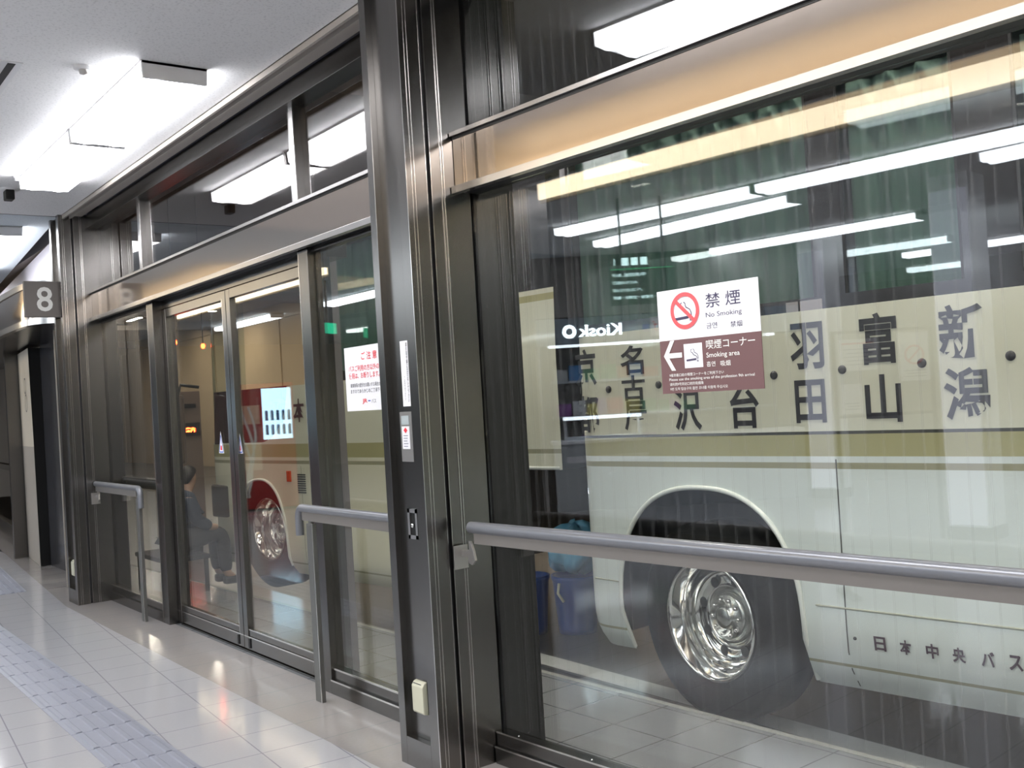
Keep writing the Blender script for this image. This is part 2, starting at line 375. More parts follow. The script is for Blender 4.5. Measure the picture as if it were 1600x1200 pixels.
def recess_items(y, near):
    x = 2.197
    if near:
        t = thing('notice_strip', 'tall narrow white notice with vertical black writing in the column recess', 'notice', FW, (x-.002, y+.14, 1.48))
        box(x-.003, x, y+.104, y+.172, 1.49, 1.76).build('sheet', PAPER, t)
        text('扉の前や横に立たないで下さい', 'lettering', INK, t, (x-.003, y+.122, 1.63), (0, -1, 0), (0, 0, 1), .011, .245, .01, True)
        text('ご協力下さい', 'lettering', INK, t, (x-.003, y+.148, 1.565), (0, -1, 0), (0, 0, 1), .007, .10, 0, True)
        t = thing('switch_plate', 'satin switch plate with a display and red-marked sticker below the narrow notice', 'switch', FW, (x, y+.15, 1.26))
        box(x-.010, x, y+.104, y+.196, 1.262, 1.468).build('plate', PLATE, t, bevel=.002)
        box(x-.012, x-.009, y+.122, y+.180, 1.415, 1.452).build('display', mat('grey_display', (.42, .47, .48), .3), t)
        box(x-.012, x-.009, y+.122, y+.180, 1.315, 1.408).build('sticker', PAPER, t)
        flat([(0, .012), (.015, 0), (0, -.012), (-.015, 0)], (x-.012, y+.150, 1.392), (0, -1, 0), (0, 0, 1)).build('red_mark', REDI, t)
        mm = MB()
        for k in range(5): stroke([(-.018, 0), (.018-.004*(k % 3), 0)], .003, (x-.012, y+.150, 1.370-.011*k), (0, -1, 0), (0, 0, 1), mb=mm)
        mm.build('small_print', mat('grey_print', (.25, .25, .32), .6), t)
        t = thing('key_lock', 'small metal key lock plate on the near column above the guard rail', 'lock', FW, (x, y+.145, .94))
        mm = MB(); y0, y1, z0, z1 = y+.108, y+.182, .944, 1.068
        mm.box(x-.008, x, y0, y0+.016, z0, z1).box(x-.008, x, y1-.016, y1, z0, z1).box(x-.008, x, y0, y1, z1-.016, z1).box(x-.008, x, y0, y1, z0, z0+.016)
        mm.build('plate', EDGE, t); box(x-.002, x, y0+.016, y1-.016, z0+.016, z1-.016).build('recess', DARKP, t)
        MB().lathe([(0, .0), (0, .009), (.010, .009), (.012, .006), (.012, 0)], (x-.002, (y0+y1)/2, 1.0), (-1, 0, 0), 16).build('lock_barrel', CHROME, t)
    t = thing('wall_box', 'small ivory plastic box low in the recess of the ' + ('near' if near else 'far') + ' column', 'box', FW, (x-.012, y+.16, .226))
    m = MB(); m.prism([(0, 0), (-.020, .004), (-.024, .012), (-.024, .115), (-.014, .130), (0, .135)], (1, 0, 0), (0, 0, 1), (x, y+.118, .226), (0, .085, 0))
    m.build('cover', IVORY, t, bevel=.003)
    stroke([(-.03, 0), (.03, 0)], .004, (x-.020, y+.16, .352), (0, -1, 0), (0, 0, 1), t=.003).build('vent_slot', SEAM, t)
recess_items(3.517, True); recess_items(9.035, False)

# ------------------------------------------------------------------ headers (steel beams over the doors)
def header(frame, y0, y1, off, label, d=.12):
    t = thing('header_beam', label, 'beam', frame, (off, y0, 2.37), 'steel header beams over the glass bays')
    box(off, off+d, y0, y1, 2.372, 2.594).build('panel', HEAD, t)
    box(off-.018, off+d, y0, y1, 2.588, 2.606).build('top_lip', LIPS, t, bevel=.001)
    box(off-.022, off+.01, y0, y1, 2.352, 2.382).build('bottom_lip', LIPS, t, bevel=.001)
    box(off+.011, off+d, y0, y1, 2.362, 2.3715).build('underside', BLACK, t)  # coloured black for the shaded depth under the beam
    box(off-.004, off+.01, y0, y1, 2.578, 2.587).build('painted_groove_shade', BLACK, t)  # raised black strip stands in for a shaded groove under the lip
    return t
header(FW, 3.83, 9.033, 2.405, 'glowing brushed header beam above the sliding door, reflecting the number sign')
header(FA, 0, -8, -.030, 'warm brushed header beam above the large pane in front of the bus')

# ------------------------------------------------------------------ bay A : one big pane and its transom
t = thing('window_1', None, None, FA, (0, 0, 0), kind='structure')
m = MB(); m.box(0, .085, -.005, -9, 0, .072).box(.012, .075, -.005, -9, .072, .128)
m.box(.045, .085, -9, -9.06, 0, CZ)
m.build('frame', STEELD, t, bevel=.002)
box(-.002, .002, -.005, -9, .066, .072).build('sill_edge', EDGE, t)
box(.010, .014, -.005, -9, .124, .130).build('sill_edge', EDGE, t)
m = MB(); 
for k in range(14): m.lathe([(0, .0045), (.003, .003), (.003, 0)], (.035, -.12-.42*k, .128), (0, 0, 1), 10)
m.build('screw', CHROME, t)
box(.052, .060, -.002, -9, .12, 2.361).build('pane', GLA, t)
t = thing('window_2', None, None, FA, (0, 0, 2.6), kind='structure')
box(.02, .08, 0, -9, CZ-.05, CZ+.02).build('frame', STEELD, t)
box(.052, .060, .05, -9, 2.5, CZ).build('pane', glass('pinstriped_transom_glass', (.45, .47, .47), 1.6, lines=.06), t)
box(-.1, .3, -9.1, -9.2, 0, CZ).build('wall_right', WALLI, frame=FA, kind='structure')

# ------------------------------------------------------------------ bay B
t = thing('window_3', None, None, FW, (2.43, 3.83, 0), kind='structure')        # right fixed side light
m = MB(); m.box(2.43, 2.50, 3.83, 4.99, 0, .075).box(2.445, 2.50, 3.83, 4.99, .075, .135)
m.box(2.455, 2.50, 3.83, 4.99, 2.335, 2.361); m.build('frame', STEELD, t, bevel=.002)
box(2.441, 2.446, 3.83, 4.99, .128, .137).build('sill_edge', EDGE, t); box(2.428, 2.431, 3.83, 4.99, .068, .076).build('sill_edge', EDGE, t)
box(2.47, 2.478, 3.80, 4.97, .12, 2.361).build('pane', GLB, t)
t = thing('window_4', None, None, FW, (2.43, 7.66, 0), kind='structure')        # left fixed side light
m = MB(); m.box(2.43, 2.50, 7.69, 9.04, 0, .075).box(2.445, 2.50, 7.69, 9.04, .075, .135)
m.box(2.455, 2.50, 7.69, 9.04, 2.335, 2.361); m.build('frame', STEELD, t, bevel=.002)
box(2.441, 2.446, 7.66, 9.03, .128, .137).build('sill_edge', EDGE, t)
box(2.47, 2.478, 7.66, 9.04, .12, 2.361).build('pane', GLB, t)
t = thing('window_5', None, None, FW, (2.43, 3.83, 2.6), kind='structure')      # transom
m = MB(); m.box(2.38, 2.50, 3.83, 9.04, 3.13, CZ)
for y in (5.085, 7.75): m.box(2.425, 2.50, y-.035, y+.035, 2.6, 3.14)
m.build('frame', STEELD, t, bevel=.002)
m = MB()
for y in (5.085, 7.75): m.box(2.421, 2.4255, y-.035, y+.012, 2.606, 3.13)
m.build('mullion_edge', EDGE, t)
m = MB()
for a_, b_ in ((3.83, 5.05), (5.12, 7.715), (7.785, 9.04)): m.box(2.465, 2.473, a_-.001, b_+.001, 2.5, 3.14)
m.build('pane', GLT, t)
t = thing('trim_5', None, None, FW, (2.43, 5, 0), kind='structure')             # posts beside the opening
for y0, y1 in ((4.985, 5.095), (7.56, 7.69)):
    box(2.43, 2.56, y0, y1, 0, 2.36).build('post', STEELD, t, bevel=.002)
    box(2.428, 2.4305, y1-.004, y1, 0, 2.355).build('bright_edge_line', EDGE, t)
box(2.60, 2.66, 5.10, 5.33, 0, 2.36).build('outer_jamb', mat('lilac_grey_jamb', (.20, .19, .205), .5), t)
box(2.60, 2.66, 5.331, 5.42, 0, 2.36).build('outer_jamb_edge', DARKP, t)
box(2.60, 2.66, 7.76, 7.96, 0, 2.36).build('outer_jamb', MATS['dark_paint'], t)
box(2.50, 2.62, 4.9, 7.66, 2.30, 2.40).build('door_track', STEELD, t)
box(2.495, 2.60, 5.05, 7.5, .0009, .012).build('threshold', STEELD, t)
def leaf(name, y0, y1, guide):
    t = thing(name, None, None, FW, (2.50, y0, 0), kind='structure')
    m = MB(); m.box(2.50, 2.545, y0, y1, .018, .10).box(2.506, 2.54, y0, y1, .10, .145).box(2.50, 2.545, y0, y1, 2.235, 2.295)
    m.box(2.4985, 2.5465, y0+.0005, y0+.062, .02, 2.2935).box(2.4985, 2.5465, y1-.062, y1-.0005, .02, 2.2935)
    m.build('frame', STEEL, t, bevel=.002)
    m = MB(); m.box(2.498, 2.501, y0, y1, .094, .101).box(2.504, 2.507, y0, y1, .139, .146).box(2.498, 2.501, y0+.058, y0+.063, .1, 2.24); m.build('bright_edge_line', EDGE, t)
    box(2.519, 2.527, y0+.05, y1-.05, .12, 2.25).build('pane', GLB, t)
    box(2.494, 2.501, guide-.012, guide+.012, .03, .09).build('floor_guide', BLACK, t)
    return t
leaf('door_1', 5.10, 6.325, 6.24); leaf('door_2', 6.335, 7.555, 6.42)

def tri(y, label):
    t = thing('warning_sticker', label, 'sticker', FW, (2.516, y, 1.30))
    flat([(-.045, 0), (.045, 0), (0, .145)], (2.518, y, 1.25), (0, -1, 0), (0, 0, 1)).build('backing', PAPER, t)
    m = MB(); stroke([(-.034, .008), (0, .12)], .007, (2.5175, y, 1.25), (0, -1, 0), (0, 0, 1), mb=m); stroke([(.034, .008), (0, .12)], .007, (2.5175, y, 1.25), (0, -1, 0), (0, 0, 1), mb=m)
    stroke([(-.034, .008), (.034, .008)], .007, (2.5175, y, 1.25), (0, -1, 0), (0, 0, 1), mb=m); m.build('outline', BLUEI, t)
    flat([(-.016, .02), (.016, .02), (.010, .05), (-.010, .05)], (2.5175, y, 1.25), (0, -1, 0), (0, 0, 1)).build('red_mark', REDI, t)
tri(6.585, 'small white triangular sticker on the far sliding door leaf')
tri(6.268, 'small white triangular sticker on the near sliding door leaf')

# notice on the side light
t = thing('paper_notice', 'white paper notice with red and black Japanese writing on the side glass', 'notice', FW, (2.465, 4.5, 1.48))
box(2.466, 2.469, 4.26, 4.70, 1.480, 1.800).build('sheet', PAPER, t)
RR, UU = (0, -1, 0), (0, 0, 1)
text('ご 注 意', 'heading', REDI, t, (2.466, 4.445, 1.750), RR, UU, .155, .040, .01)
text('バスご利用の方以外の', 'red_line', REDI, t, (2.466, 4.505, 1.692), RR, UU, .31, .030, .006)
text('使用は、お断りします。', 'red_line', REDI, t, (2.466, 4.505, 1.655), RR, UU, .31, .030, .006)
text('乗車券等の提示をお願いする場合があり', 'small_print', INK, t, (2.466, 4.480, 1.607), RR, UU, .34, .021)
text('ますのであらかじめご了承下さい', 'small_print', INK, t, (2.466, 4.480, 1.578), RR, UU, .34, .021)
text('JR', 'mark', REDI, t, (2.466, 4.51, 1.525), RR, UU, .05, .026, .02)
text('ー', 'mark', BLUEI, t, (2.466, 4.465, 1.527), RR, UU, .022, .006, .02)
text('バス', 'mark', INK, t, (2.466, 4.42, 1.525), RR, UU, .045, .020)

# ------------------------------------------------------------------ guard rails
def arc(c_, r_, a0, a1, n=8, ax=0):
    """arc in the y-z plane at x=ax"""
    return [(ax, c_[0]+r_*math.cos(R(a0+(a1-a0)*k/n)), c_[1]+r_*math.sin(R(a0+(a1-a0)*k/n))) for k in range(n+1)]
def rail(label, frame, x, y0, y1, z, elbow, post_y=None, bracket_y=None, r_=.0215):
    """y0 = fixed end, y1 = free end"""
    t = thing('guard_rail', label, 'handrail', frame, (x, y0, 0), 'grey guard rails along the glass')
    s = 1 if y1 > y0 else -1
    pts = [(x, y0, z), (x, (y0+y1)/2, z)]
    if elbow:
        q = arc((y1-s*.05, z-.05), .05, 90, 0, 8, x)
        if s < 0: q = [(x, 2*(y1+.05)-a[1], a[2]) for a in q]
        pts += q+[(x, y1, z-.145)]
    else: pts += [(x, y1, z)]
    MB().tube(pts, r_, 16).build('tube', RAIL, t)
    e = y1-s*.06 if elbow else y1
    box(x-.012, x+.012, y0+s*.03, e, z-.062, z-r_+.004).build('under_bar', RAILB, t)
    if post_y is not None:
        m = MB().box(x-.012, x+.012, post_y-.035, post_y+.035, 0, z-.075)
        m.build('post', mat('post_grey', (.17, .17, .16), .35, .5) if 'post_grey' not in MATS else MATS['post_grey'], t, bevel=.002)
        box(x-.013, x-.010, post_y-.036, post_y-.030, 0, z-.076).build('post_edge', EDGE, t)
        MB().tube([(x, post_y, z-.085), (x, post_y, z-.055)], .014, 12).build('post_collar', MATS['post_grey'], t)
    if bracket_y is not None:
        by = bracket_y
        box(x-.04, x+.03, by-s*.0, by+s*.006, z-.17, z-.075).build('bracket_plate', PLATE, t, bevel=.001)
        m = MB(); m.prism([(0, -.03), (.05, -.03), (.055, -.055), (.075, -.06), (.095, -.04), (.085, 0), (.068, .035), (.058, .035), (.06, 0), (0, -.005)], (0, s, 0), (0, 0, 1), (x-.006, by, z-.09), (.012, 0, 0))
        m.build('bracket_arm', PLATE, t, bevel=.001)
    return t
rail('grey guard rail running across the large pane in front of the bus', FA, -.12, -.085, -8.5, .992, False, None, -.012, .0245)
rail('grey guard rail with a square post right of the sliding doors', FW, 2.327, 3.84, 5.045, .990, True, 4.905)
rail('grey guard rail with a square post left of the sliding doors', FW, 2.352, 9.02, 7.83, .990, True, 7.875, 9.03)
t = thing('bumper_block', 'long black bumper block on the outside of the far side light', 'bumper', FW, (2.56, 8.3, .98))
box(2.53, 2.60, 7.62, 8.9, .955, 1.035).build('rubber', BLACK, t, bevel=.006)
for q in (7.9, 8.7): MB().tube([(2.502, q, 1.0), (2.53, q, 1.0)], .01, 8).build('stub', CHROME, t)

# ------------------------------------------------------------------ smoking sign on pane A  (s = local y, z)
t = thing('smoking_sign', 'white and maroon no smoking sign with a left arrow on the large pane', 'sign', FA, (.045, -1.24, 1.48))
sx = .0485; y0, y1, z0, z1 = -.990, -1.410, 1.481, 1.832; W_, Hh = y0-y1, z1-z0; zs = z1-Hh*.485
box(sx, sx+.0025, y0, y1, zs, z1).build('white_panel', PAPER, t)
box(sx, sx+.0025, y0, y1, z0, zs).build('maroon_panel', MAROON, t)
def P(u, v): return (sx, y0-W_*u, z1-Hh*v)                 # u to the right, v down, both 0..1
cc = P(.285, .215)
ring(cc, RR, UU, .048, .062, t=.0024).build('prohibition_ring', SIGNR, t)
def smoke(c_, k, m_, par, name):
    w_ = .0035*k
    a = [(.010, .038), (.004, .034), (.002, .026), (.008, .020), (.016, .017), (.018, .009), (.026, .004), (.036, .002), (.043, -.006), (.045, -.018)]
    b = [(.018, .040), (.025, .034), (.026, .026), (.028, .020), (.036, .016), (.046, .010), (.051, .000), (.052, -.016)]
    mm = MB(); sc = lambda q: [((x-.012)*k, y*k) for x, y in q]
    stroke(sc(a), w_, c_, RR, UU, mb=mm); stroke(sc(b), w_, c_, RR, UU, mb=mm)
    stroke(sc([(.045, -.022), (.045, -.032)]), w_, c_, RR, UU, mb=mm); stroke(sc([(.051, -.022), (.051, -.032)]), w_, c_, RR, UU, mb=mm)
    flat([(-.042*k, -.026*k), (.026*k, -.022*k), (.026*k, -.012*k), (-.042*k, -.016*k)], c_, RR, UU, mb=mm)
    mm.build(name, m_, par)
smoke(P(.262, .235), .92, NAVYI, t, 'cigarette_symbol')
stroke([(-.040, .037), (.040, -.037)], .013, cc, RR, UU, t=.003).build('prohibition_slash', SIGNR, t)
text('禁 煙', 'lettering', NAVYI, t, P(.665, .150), RR, UU, W_*.335, Hh*.135, .004)
text('No Smoking', 'lettering', NAVYI, t, P(.665, .290), RR, UU, W_*.345, Hh*.060)
text('금연', 'lettering', NAVYI, t, P(.545, .385), RR, UU, W_*.105, Hh*.055)
text('禁烟', 'lettering', NAVYI, t, P(.78, .395), RR, UU, W_*.11, Hh*.055)
MB()
m = MB(); flat([(-.036, 0), (-.004, .051), (.014, .051), (-.012, .0085), (.044, .0085), (.044, -.0085), (-.012, -.0085), (.014, -.051), (-.004, -.051)], P(.125, .635), RR, UU, t=.002, mb=m); m.build('arrow', WHITE, t)
box(sx-.0006, sx, P(.25, 0)[1], P(.435, 0)[1], P(0, .765)[2], P(0, .535)[2]).build('symbol_tile', PAPER, t)
cq = P(.335, .655); smoke((cq[0]-.001, cq[1], cq[2]), .62, NAVYI, t, 'cigarette_symbol')
text('喫煙コーナー', 'lettering', WHITE, t, P(.71, .560), RR, UU, W_*.465, Hh*.085, .003)
text('Smoking area', 'lettering', WHITE, t, P(.635, .665), RR, UU, W_*.32, Hh*.060, .004)
text('흡연', 'lettering', WHITE, t, P(.515, .742), RR, UU, W_*.085, Hh*.048, .003)
text('吸烟', 'lettering', WHITE, t, P(.655, .745), RR, UU, W_*.095, Hh*.050, .003)
text('9番到着口前の喫煙コーナーをご利用下さい', 'lettering', WHITE, t, P(.36, .825), RR, UU, W_*.55, Hh*.030, .002)
text('Please use the smoking area of the profession 9th arrival', 'lettering', WHITE, t, P(.50, .870), RR, UU, W_*.84, Hh*.034, .004)
text('请利用9号到达口前的吸烟角', 'lettering', WHITE, t, P(.255, .912), RR, UU, W_*.345, Hh*.030, .002)
text('9번 도착 탑승구의 흡연 코너를 이용해 주십시오', 'lettering', WHITE, t, P(.375, .958), RR, UU, W_*.58, Hh*.030, .002)

# ------------------------------------------------------------------ gate 8 side (bay C)
t = thing('gate_number_sign', 'square grey-brown sign with a white 8 at the far column', 'sign', FW, (2.07, 9.2, 2.4))
box(1.915, 2.215, 9.20, 9.25, 2.405, 2.705).build('board', SIGNG, t, bevel=.002)
text('8', 'numeral', WHITE, t, (2.07, 9.2, 2.555), (1, 0, 0), (0, 0, 1), .125, .205, .012, thick=.0015)
for q in (2.5, 2.6): MB().tube([(2.205, 9.225, q), (2.24, 9.225, q)], .012, 8).build('bracket', STEELD, t)
path = [(2.30, 9.36), (2.20, 9.42), (2.12, 9.50), (2.06, 9.60), (2.03, 9.75), (2.02, 10.0), (2.02, 10.6), (2.06, 11.4), (2.13, 12.4), (2.22, 13.6), (2.34, 15), (2.5, 17)]
t = thing('curved_fascia', 'warm curved steel fascia over gate eight beyond the number sign', 'fascia', FW, (2.1, 9.5, 2.37))
def curtain(z0, z1, off, nm, mt, th=.04):
    P_ = [[(x+off, y, z0), (x+off, y, z1)] for x, y in path]
    m = MB().grid(P_); m.grid([[(x+off+th, y, z1), (x+off+th, y, z0)] for x, y in path]); m.grid([[(x+off, y, z1), (x+off+th, y, z1)] for x, y in path], False); m.grid([[(x+off+th, y, z0), (x+off, y, z0)] for x, y in path], False)
    return m.build(nm, mt, t)
curtain(2.43, 2.70, 0, 'panel', HEAD); curtain(2.70, 2.752, -.012, 'top_lip', EDGE, .05); curtain(2.377, 2.43, -.012, 'bottom_lip', EDGE, .05)
m = MB().grid([[(x+.03, y, 2.40), (x+.55, y+.1, 2.36)] for x, y in path], False); m.build('soffit', STEELD, t)
# transom over the gate, its reflected lilac tone put into the colour
m = MB().add([(2.36, 9.36, 2.72), (3.35, 22, 2.72), (3.35, 22, CZ+.02), (2.36, 9.36, CZ+.02)], [(0, 1, 2, 3)])
m.build('wall_gate', mat('lilac_grey_reflecting_transom', (.42, .40, .44), .35), kind='structure')
t = thing('gate_post', 'dark steel gate post with a beige side carrying the gate notice', 'post', FW, (2.5, 11.9, 0))
MB().add([(2.504, 11.92, 0), (2.72, 11.92, 0), (2.83, 12.95, 0), (2.60, 12.95, 0), (2.49, 11.92, 2.34), (2.72, 11.92, 2.34), (2.83, 12.95, 2.34), (2.60, 12.95, 2.34)],
         [(0, 1, 5, 4), (1, 2, 6, 5), (2, 3, 7, 6), (3, 0, 4, 7), (4, 5, 6, 7)]).build('casing', DARKP, t)
sd = MB().add([(2.498, 11.915, .002), (2.594, 12.955, .002), (2.592, 12.955, 1.28), (2.494, 11.915, 1.28)], [(0, 3, 2, 1)])
sd.build('lower_side_panel', mat('beige_side', (.42, .385, .34), .5), t)
sd = MB().add([(2.495, 11.915, 1.28), (2.592, 12.955, 1.28), (2.588, 12.955, 2.34), (2.484, 11.915, 2.34)], [(0, 3, 2, 1)])
sd.build('notice_panel', mat('pale_notice', (.66, .60, .50), .5), t)
m = MB(); m.lathe([(0, .09), (0, .075)], (2.525, 12.35, 1.95), (-1, .1, 0), 24).lathe([(0, .10), (0, .085)], (2.53, 12.35, 1.76), (-1, .1, 0), 24); m.build('notice_symbol', SEAM, t)
# grey posts and panes beyond
t = thing('window_6', None, None, FW, (2.6, 13, 0), kind='structure')
MB().box(2.48, 2.62, 12.96, 13.1, 0, 2.42).box(2.44, 2.50, 12.9, 12.96, 0, 2.42).build('post', STEELD, t)
m = MB().add([(2.62, 13.1, 0), (3.3, 22, 0), (3.3, 22, .25), (2.62, 13.1, .25)], [(0, 1, 2, 3)]).add([(2.62, 13.1, .95), (3.3, 22, .95), (3.3, 22, 1.02), (2.62, 13.1, 1.02)], [(0, 1, 2, 3)])
m.build('rail', STEEL, t)
MB().add([(2.66, 13.1, .2), (3.34, 22, .2), (3.34, 22, 2.5), (2.66, 13.1, 2.5)], [(0, 1, 2, 3)]).build('pane', GLT, t)
# narrow stile beyond the far column
t = thing('gate_jamb', 'slim beige gate jamb with stickers just beyond the far column', 'post', FW, (2.36, 10.1, 0))
MB().box(2.345, 2.46, 10.13, 10.17, 0, 2.38).build('casing', mat('jamb_beige', (.40, .36, .32), .4, .4), t)
m = MB().box(2.352, 2.378, 10.126, 10.13, .98, 1.34).box(2.355, 2.378, 10.126, 10.13, 1.52, 1.75); m.build('sticker', PAPER, t)
box(2.60, 2.9, 10.3, 11.9, 0, 2.4).build('door_3', mat('dark_door_glass', (.05, .05, .055), .15), kind='structure')

# ------------------------------------------------------------------ ceiling fittings
def fixture(x, y0, y1, wdt, label, rz=0, group='surface fluorescent ceiling fixtures', tubes=True, z=CZ):
    fr = Matrix.Translation((x, y0, 0)) @ Matrix.Rotation(rz, 4, 'Z'); L = y1-y0
    t = thing('ceiling_light', label, 'light', fr, (0, 0, z), group)
    h = .085; m = MB(); w2 = wdt/2
    P_ = [(-w2, 0), (w2, 0), (w2*.96, -h), (-w2*.96, -h)]
    m.prism([(p[0], p[1]) for p in P_], (1, 0, 0), (0, 0, 1), (0, 0, z), (0, .02, 0)); m.prism(P_, (1, 0, 0), (0, 0, 1), (0, L-.02, z), (0, .02, 0))
    m.box(-w2*.98, w2*.98, 0, L, z-.016, z)
    m.build('housing', OFFW, t, bevel=.002)
    m = MB()
    prof = [(-w2*.97, -.016), (-w2*.93, -h+.004), (-w2*.5, -h-.004), (-w2*.06, -h+.006), (0, -h+.012), (w2*.06, -h+.006), (w2*.5, -h-.004), (w2*.93, -h+.004), (w2*.97, -.016)]
    m.grid([[(a, .021, z+b) for a, b in prof], [(a, L-.021, z+b) for a, b in prof]])
    m.build('diffuser', ACY2 if group.startswith('twin') else ACYL, t)
    return t
fixture(1.78, 4.99, 6.36, .33, 'bright ceiling fixture nearest the camera, above the sliding doors')
fixture(1.78, 6.38, 7.75, .33, 'bright ceiling fixture directly behind the nearest one')
fixture(1.86, 9.66, 12.3, .33, 'bright ceiling fixture beyond the far column, cut by the left edge', -CA)
fixture(1.45, .80, 2.15, .33, 'ceiling fixture beside the large pane, seen only as a reflection, farther end nearer camera')
fixture(1.45, 2.17, 3.56, .33, 'ceiling fixture beside the large pane, seen as a reflection over the header')
OW = ('nearest', 'second', 'third', 'fourth', 'fifth', 'sixth', 'seventh', 'eighth', 'ninth', 'tenth', 'eleventh', 'twelfth', 'thirteenth', 'fourteenth', 'fifteenth', 'sixteenth', 'seventeenth', 'eighteenth')
ROWN = {}
def fixlab(x, a_):
    row = 'row beside the glass' if x > 0 else 'first row across the hall' if x > -2.9 else 'slanted second row' if x > -4 else 'added middle row' if x > -7 else 'farthest row'
    ROWN[row] = ROWN.get(row, 0)+1
    return 'white ceiling fixture, %s of the %s' % (('one' if ROWN[row] == 1 else OW[ROWN[row]-1]+' one'), row)
for k, (x, a_, b_, rz) in enumerate([(-2.55, 5.29, 7.69, 0), (-2.55, 2.87, 5.27, 0), (-2.55, .45, 2.85, 0), (-3.28, 5.35, 8.1, R(7)), (-3.05, .9, 3.6, R(3)), (-9.0, 5.3, 7.0, 0), (-5.6, 5.2, 7.9, 0), (-8.8, -4, -1.3, 0), (-5.8, 9.5, 12.2, 0), (-2.6, 9.5, 12.0, 0), (-8.8, 11, 13.7, 0), (-2.6, 17, 19.7, 0), (-2.55, -6.5, -3.8, 0), (-5.6, -7, -4.3, 0), (1.4, -3.5, -.8, 0), (1.4, -7, -4.3, 0),
                                     (-2.55, -3, -.6, 0), (-5.6, -3, -.3, 0), (-5.9, 1, 3.7, 0), (-2.8, 12.5, 15.2, 0), (-6, 12.5, 15.2, 0), (-6.2, 16, 18.7, 0), (-8.8, 0, 2.5, 0)]):  # extra fixtures on this line added to brighten the ceiling
    fixture(x, a_, b_, .26, fixlab(x, a_), rz, 'twin tube fixtures across the hall')
fixture(2.2, 14.0, 16.8, .33, 'distant ceiling fixture over the curved fascia', -CA)
t = thing('smoke_detector', 'small round ceiling sensor left of the nearest fixture', 'sensor', FW, (1.41, 5.22, CZ))
MB().lathe([(0, .048), (-.012, .046), (-.016, .03), (-.016, 0)], (1.41, 5.22, CZ), (0, 0, 1), 24).build('base', OFFW, t)
MB().lathe([(-.014, .024), (-.034, .02), (-.04, .0)], (1.41, 5.22, CZ), (0, 0, 1), 20).build('sensor_head', PLATE, t)
t = thing('ceiling_camera', 'small dark ceiling camera near the far end of the fixtures', 'camera', FW, (1.62, 8.1, CZ))
MB().lathe([(0, .075), (-.01, .075), (-.014, .04), (-.014, 0)], (1.63, 8.15, CZ), (0, 0, 1), 24).build('base', OFFW, t)
box(1.60, 1.66, 8.10, 8.2, CZ-.085, CZ-.012).build('camera_head', DARKP, t, bevel=.008)
t = thing('ceiling_sprinkler', 'tiny round sprinkler on the ceiling above the dark camera', 'sprinkler', FW, (1.61, 7.75, CZ))
MB().lathe([(0, .03), (-.008, .028), (-.02, .012), (-.03, .018), (-.032, 0)], (1.60, 7.72, CZ), (0, 0, 1), 20).build('head', OFFW, t)
t = thing('air_slot', 'narrow dark air diffuser slot in the ceiling at the left edge', 'vent', FW, (1.05, 5.3, CZ))
box(1.05, 1.15, 5.28, 6.7, CZ-.004, CZ).build('frame', OFFW, t); box(1.085, 1.12, 5.30, 6.68, CZ-.006, CZ-.003).build('slot', BLACK, t)

# ------------------------------------------------------------------ tactile blocks
def block(x, y, fr=FW):
    m = MB().box(x, x+.305, y, y+.305, .0006, .0026)
    for k in range(4):
        xx = x+.038+.0765*k; m.prism([(-.017, 0), (-.011, .005), (.011, .005), (.017, 0)], (1, 0, 0), (0, 0, 1), (xx, y+.006, .0024), (0, .293, 0))
    return m.build('tactile_block', TACT, frame=fr, base=(x, y, .0005), label='blue-grey tactile paving block at the lower edge of the photo', cat='paving block', group='tactile paving blocks in the floor strip')
b0 = block(1.213, 4.092)
for k in range(1, 16):
    o = b0.copy(); COL.objects.link(o); o.matrix_world = Matrix.Translation((1.213, 4.092+.309*k, .0005))
    o['label'] = 'blue-grey tactile paving block, %s up from the photo lower edge' % OW[k]
for k in range(11):
    o = b0.copy(); COL.objects.link(o); o.matrix_world = Matrix.Translation((1.72+.0772*.31*k, 10.3+.309*k, .0005)) @ Matrix.Rotation(-CA, 4, 'Z')
    o['label'] = 'tactile paving block in the far strip near gate eight, %s one' % OW[k]

# ------------------------------------------------------------------ outdoors: ground, walls, soffit
MB().add([(2.47, -9, 0), (3.90, -9, 0), (3.43, 4.28, 0), (3.25, 9.3, 0), (2.95, 16, 0), (2.85, 25, 0), (2.47, 25, 0)], [tuple(range(7))]) \
    .build('floor', PAVEM, kind='structure')
e = [(3.90, -9), (3.43, 4.28), (3.25, 9.3), (2.95, 16), (2.85, 40)]
m = MB().grid([[(x, y_, .001), (x+.035, y_, .001)] for x, y_ in e], False).grid([[(x+.035, y_, .001), (x+.04, y_, -.15)] for x, y_ in e], False); m.build('trim_6', CONC, kind='structure')
MB().add([(2.5, -20, -.15), (40, -20, -.15), (40, 60, -.15), (2.5, 60, -.15)], [(0, 1, 2, 3)]).build('floor', ROADM, kind='structure')
MB().add([(3.55, -9, -.1495), (3.80, -9, -.1495), (3.86, 5.5, -.1495), (3.40, 5.5, -.1495)], [(0, 1, 2, 3)]).build('trim_9', mat('dark_gutter', (.03, .03, .03), .5), kind='structure')
MB().add([(3.80, -9, -.149), (3.93, -9, -.149), (4.05, 5.5, -.149), (3.89, 5.5, -.149)], [(0, 1, 2, 3)]).build('trim_7', PAINTL, kind='structure')
t = thing('wall_depot', None, None, FW, (12.2, 0, 0), kind='structure')
box(12.2, 12.4, -20, 60, -.15, 4.6).build('wall_face', WALLO, t)
m = MB()
for k in range(16): m.box(12.17, 12.2, -18+5*k, -17.6+5*k, -.15, 4.5)
m.box(12.15, 12.2, -20, 60, 4.1, 4.5); m.build('pilaster', WALLO, t)
box(2.6, 12.4, -20, 60, 4.5, 4.6).build('ceiling', SOFF, kind='structure')
m = MB()
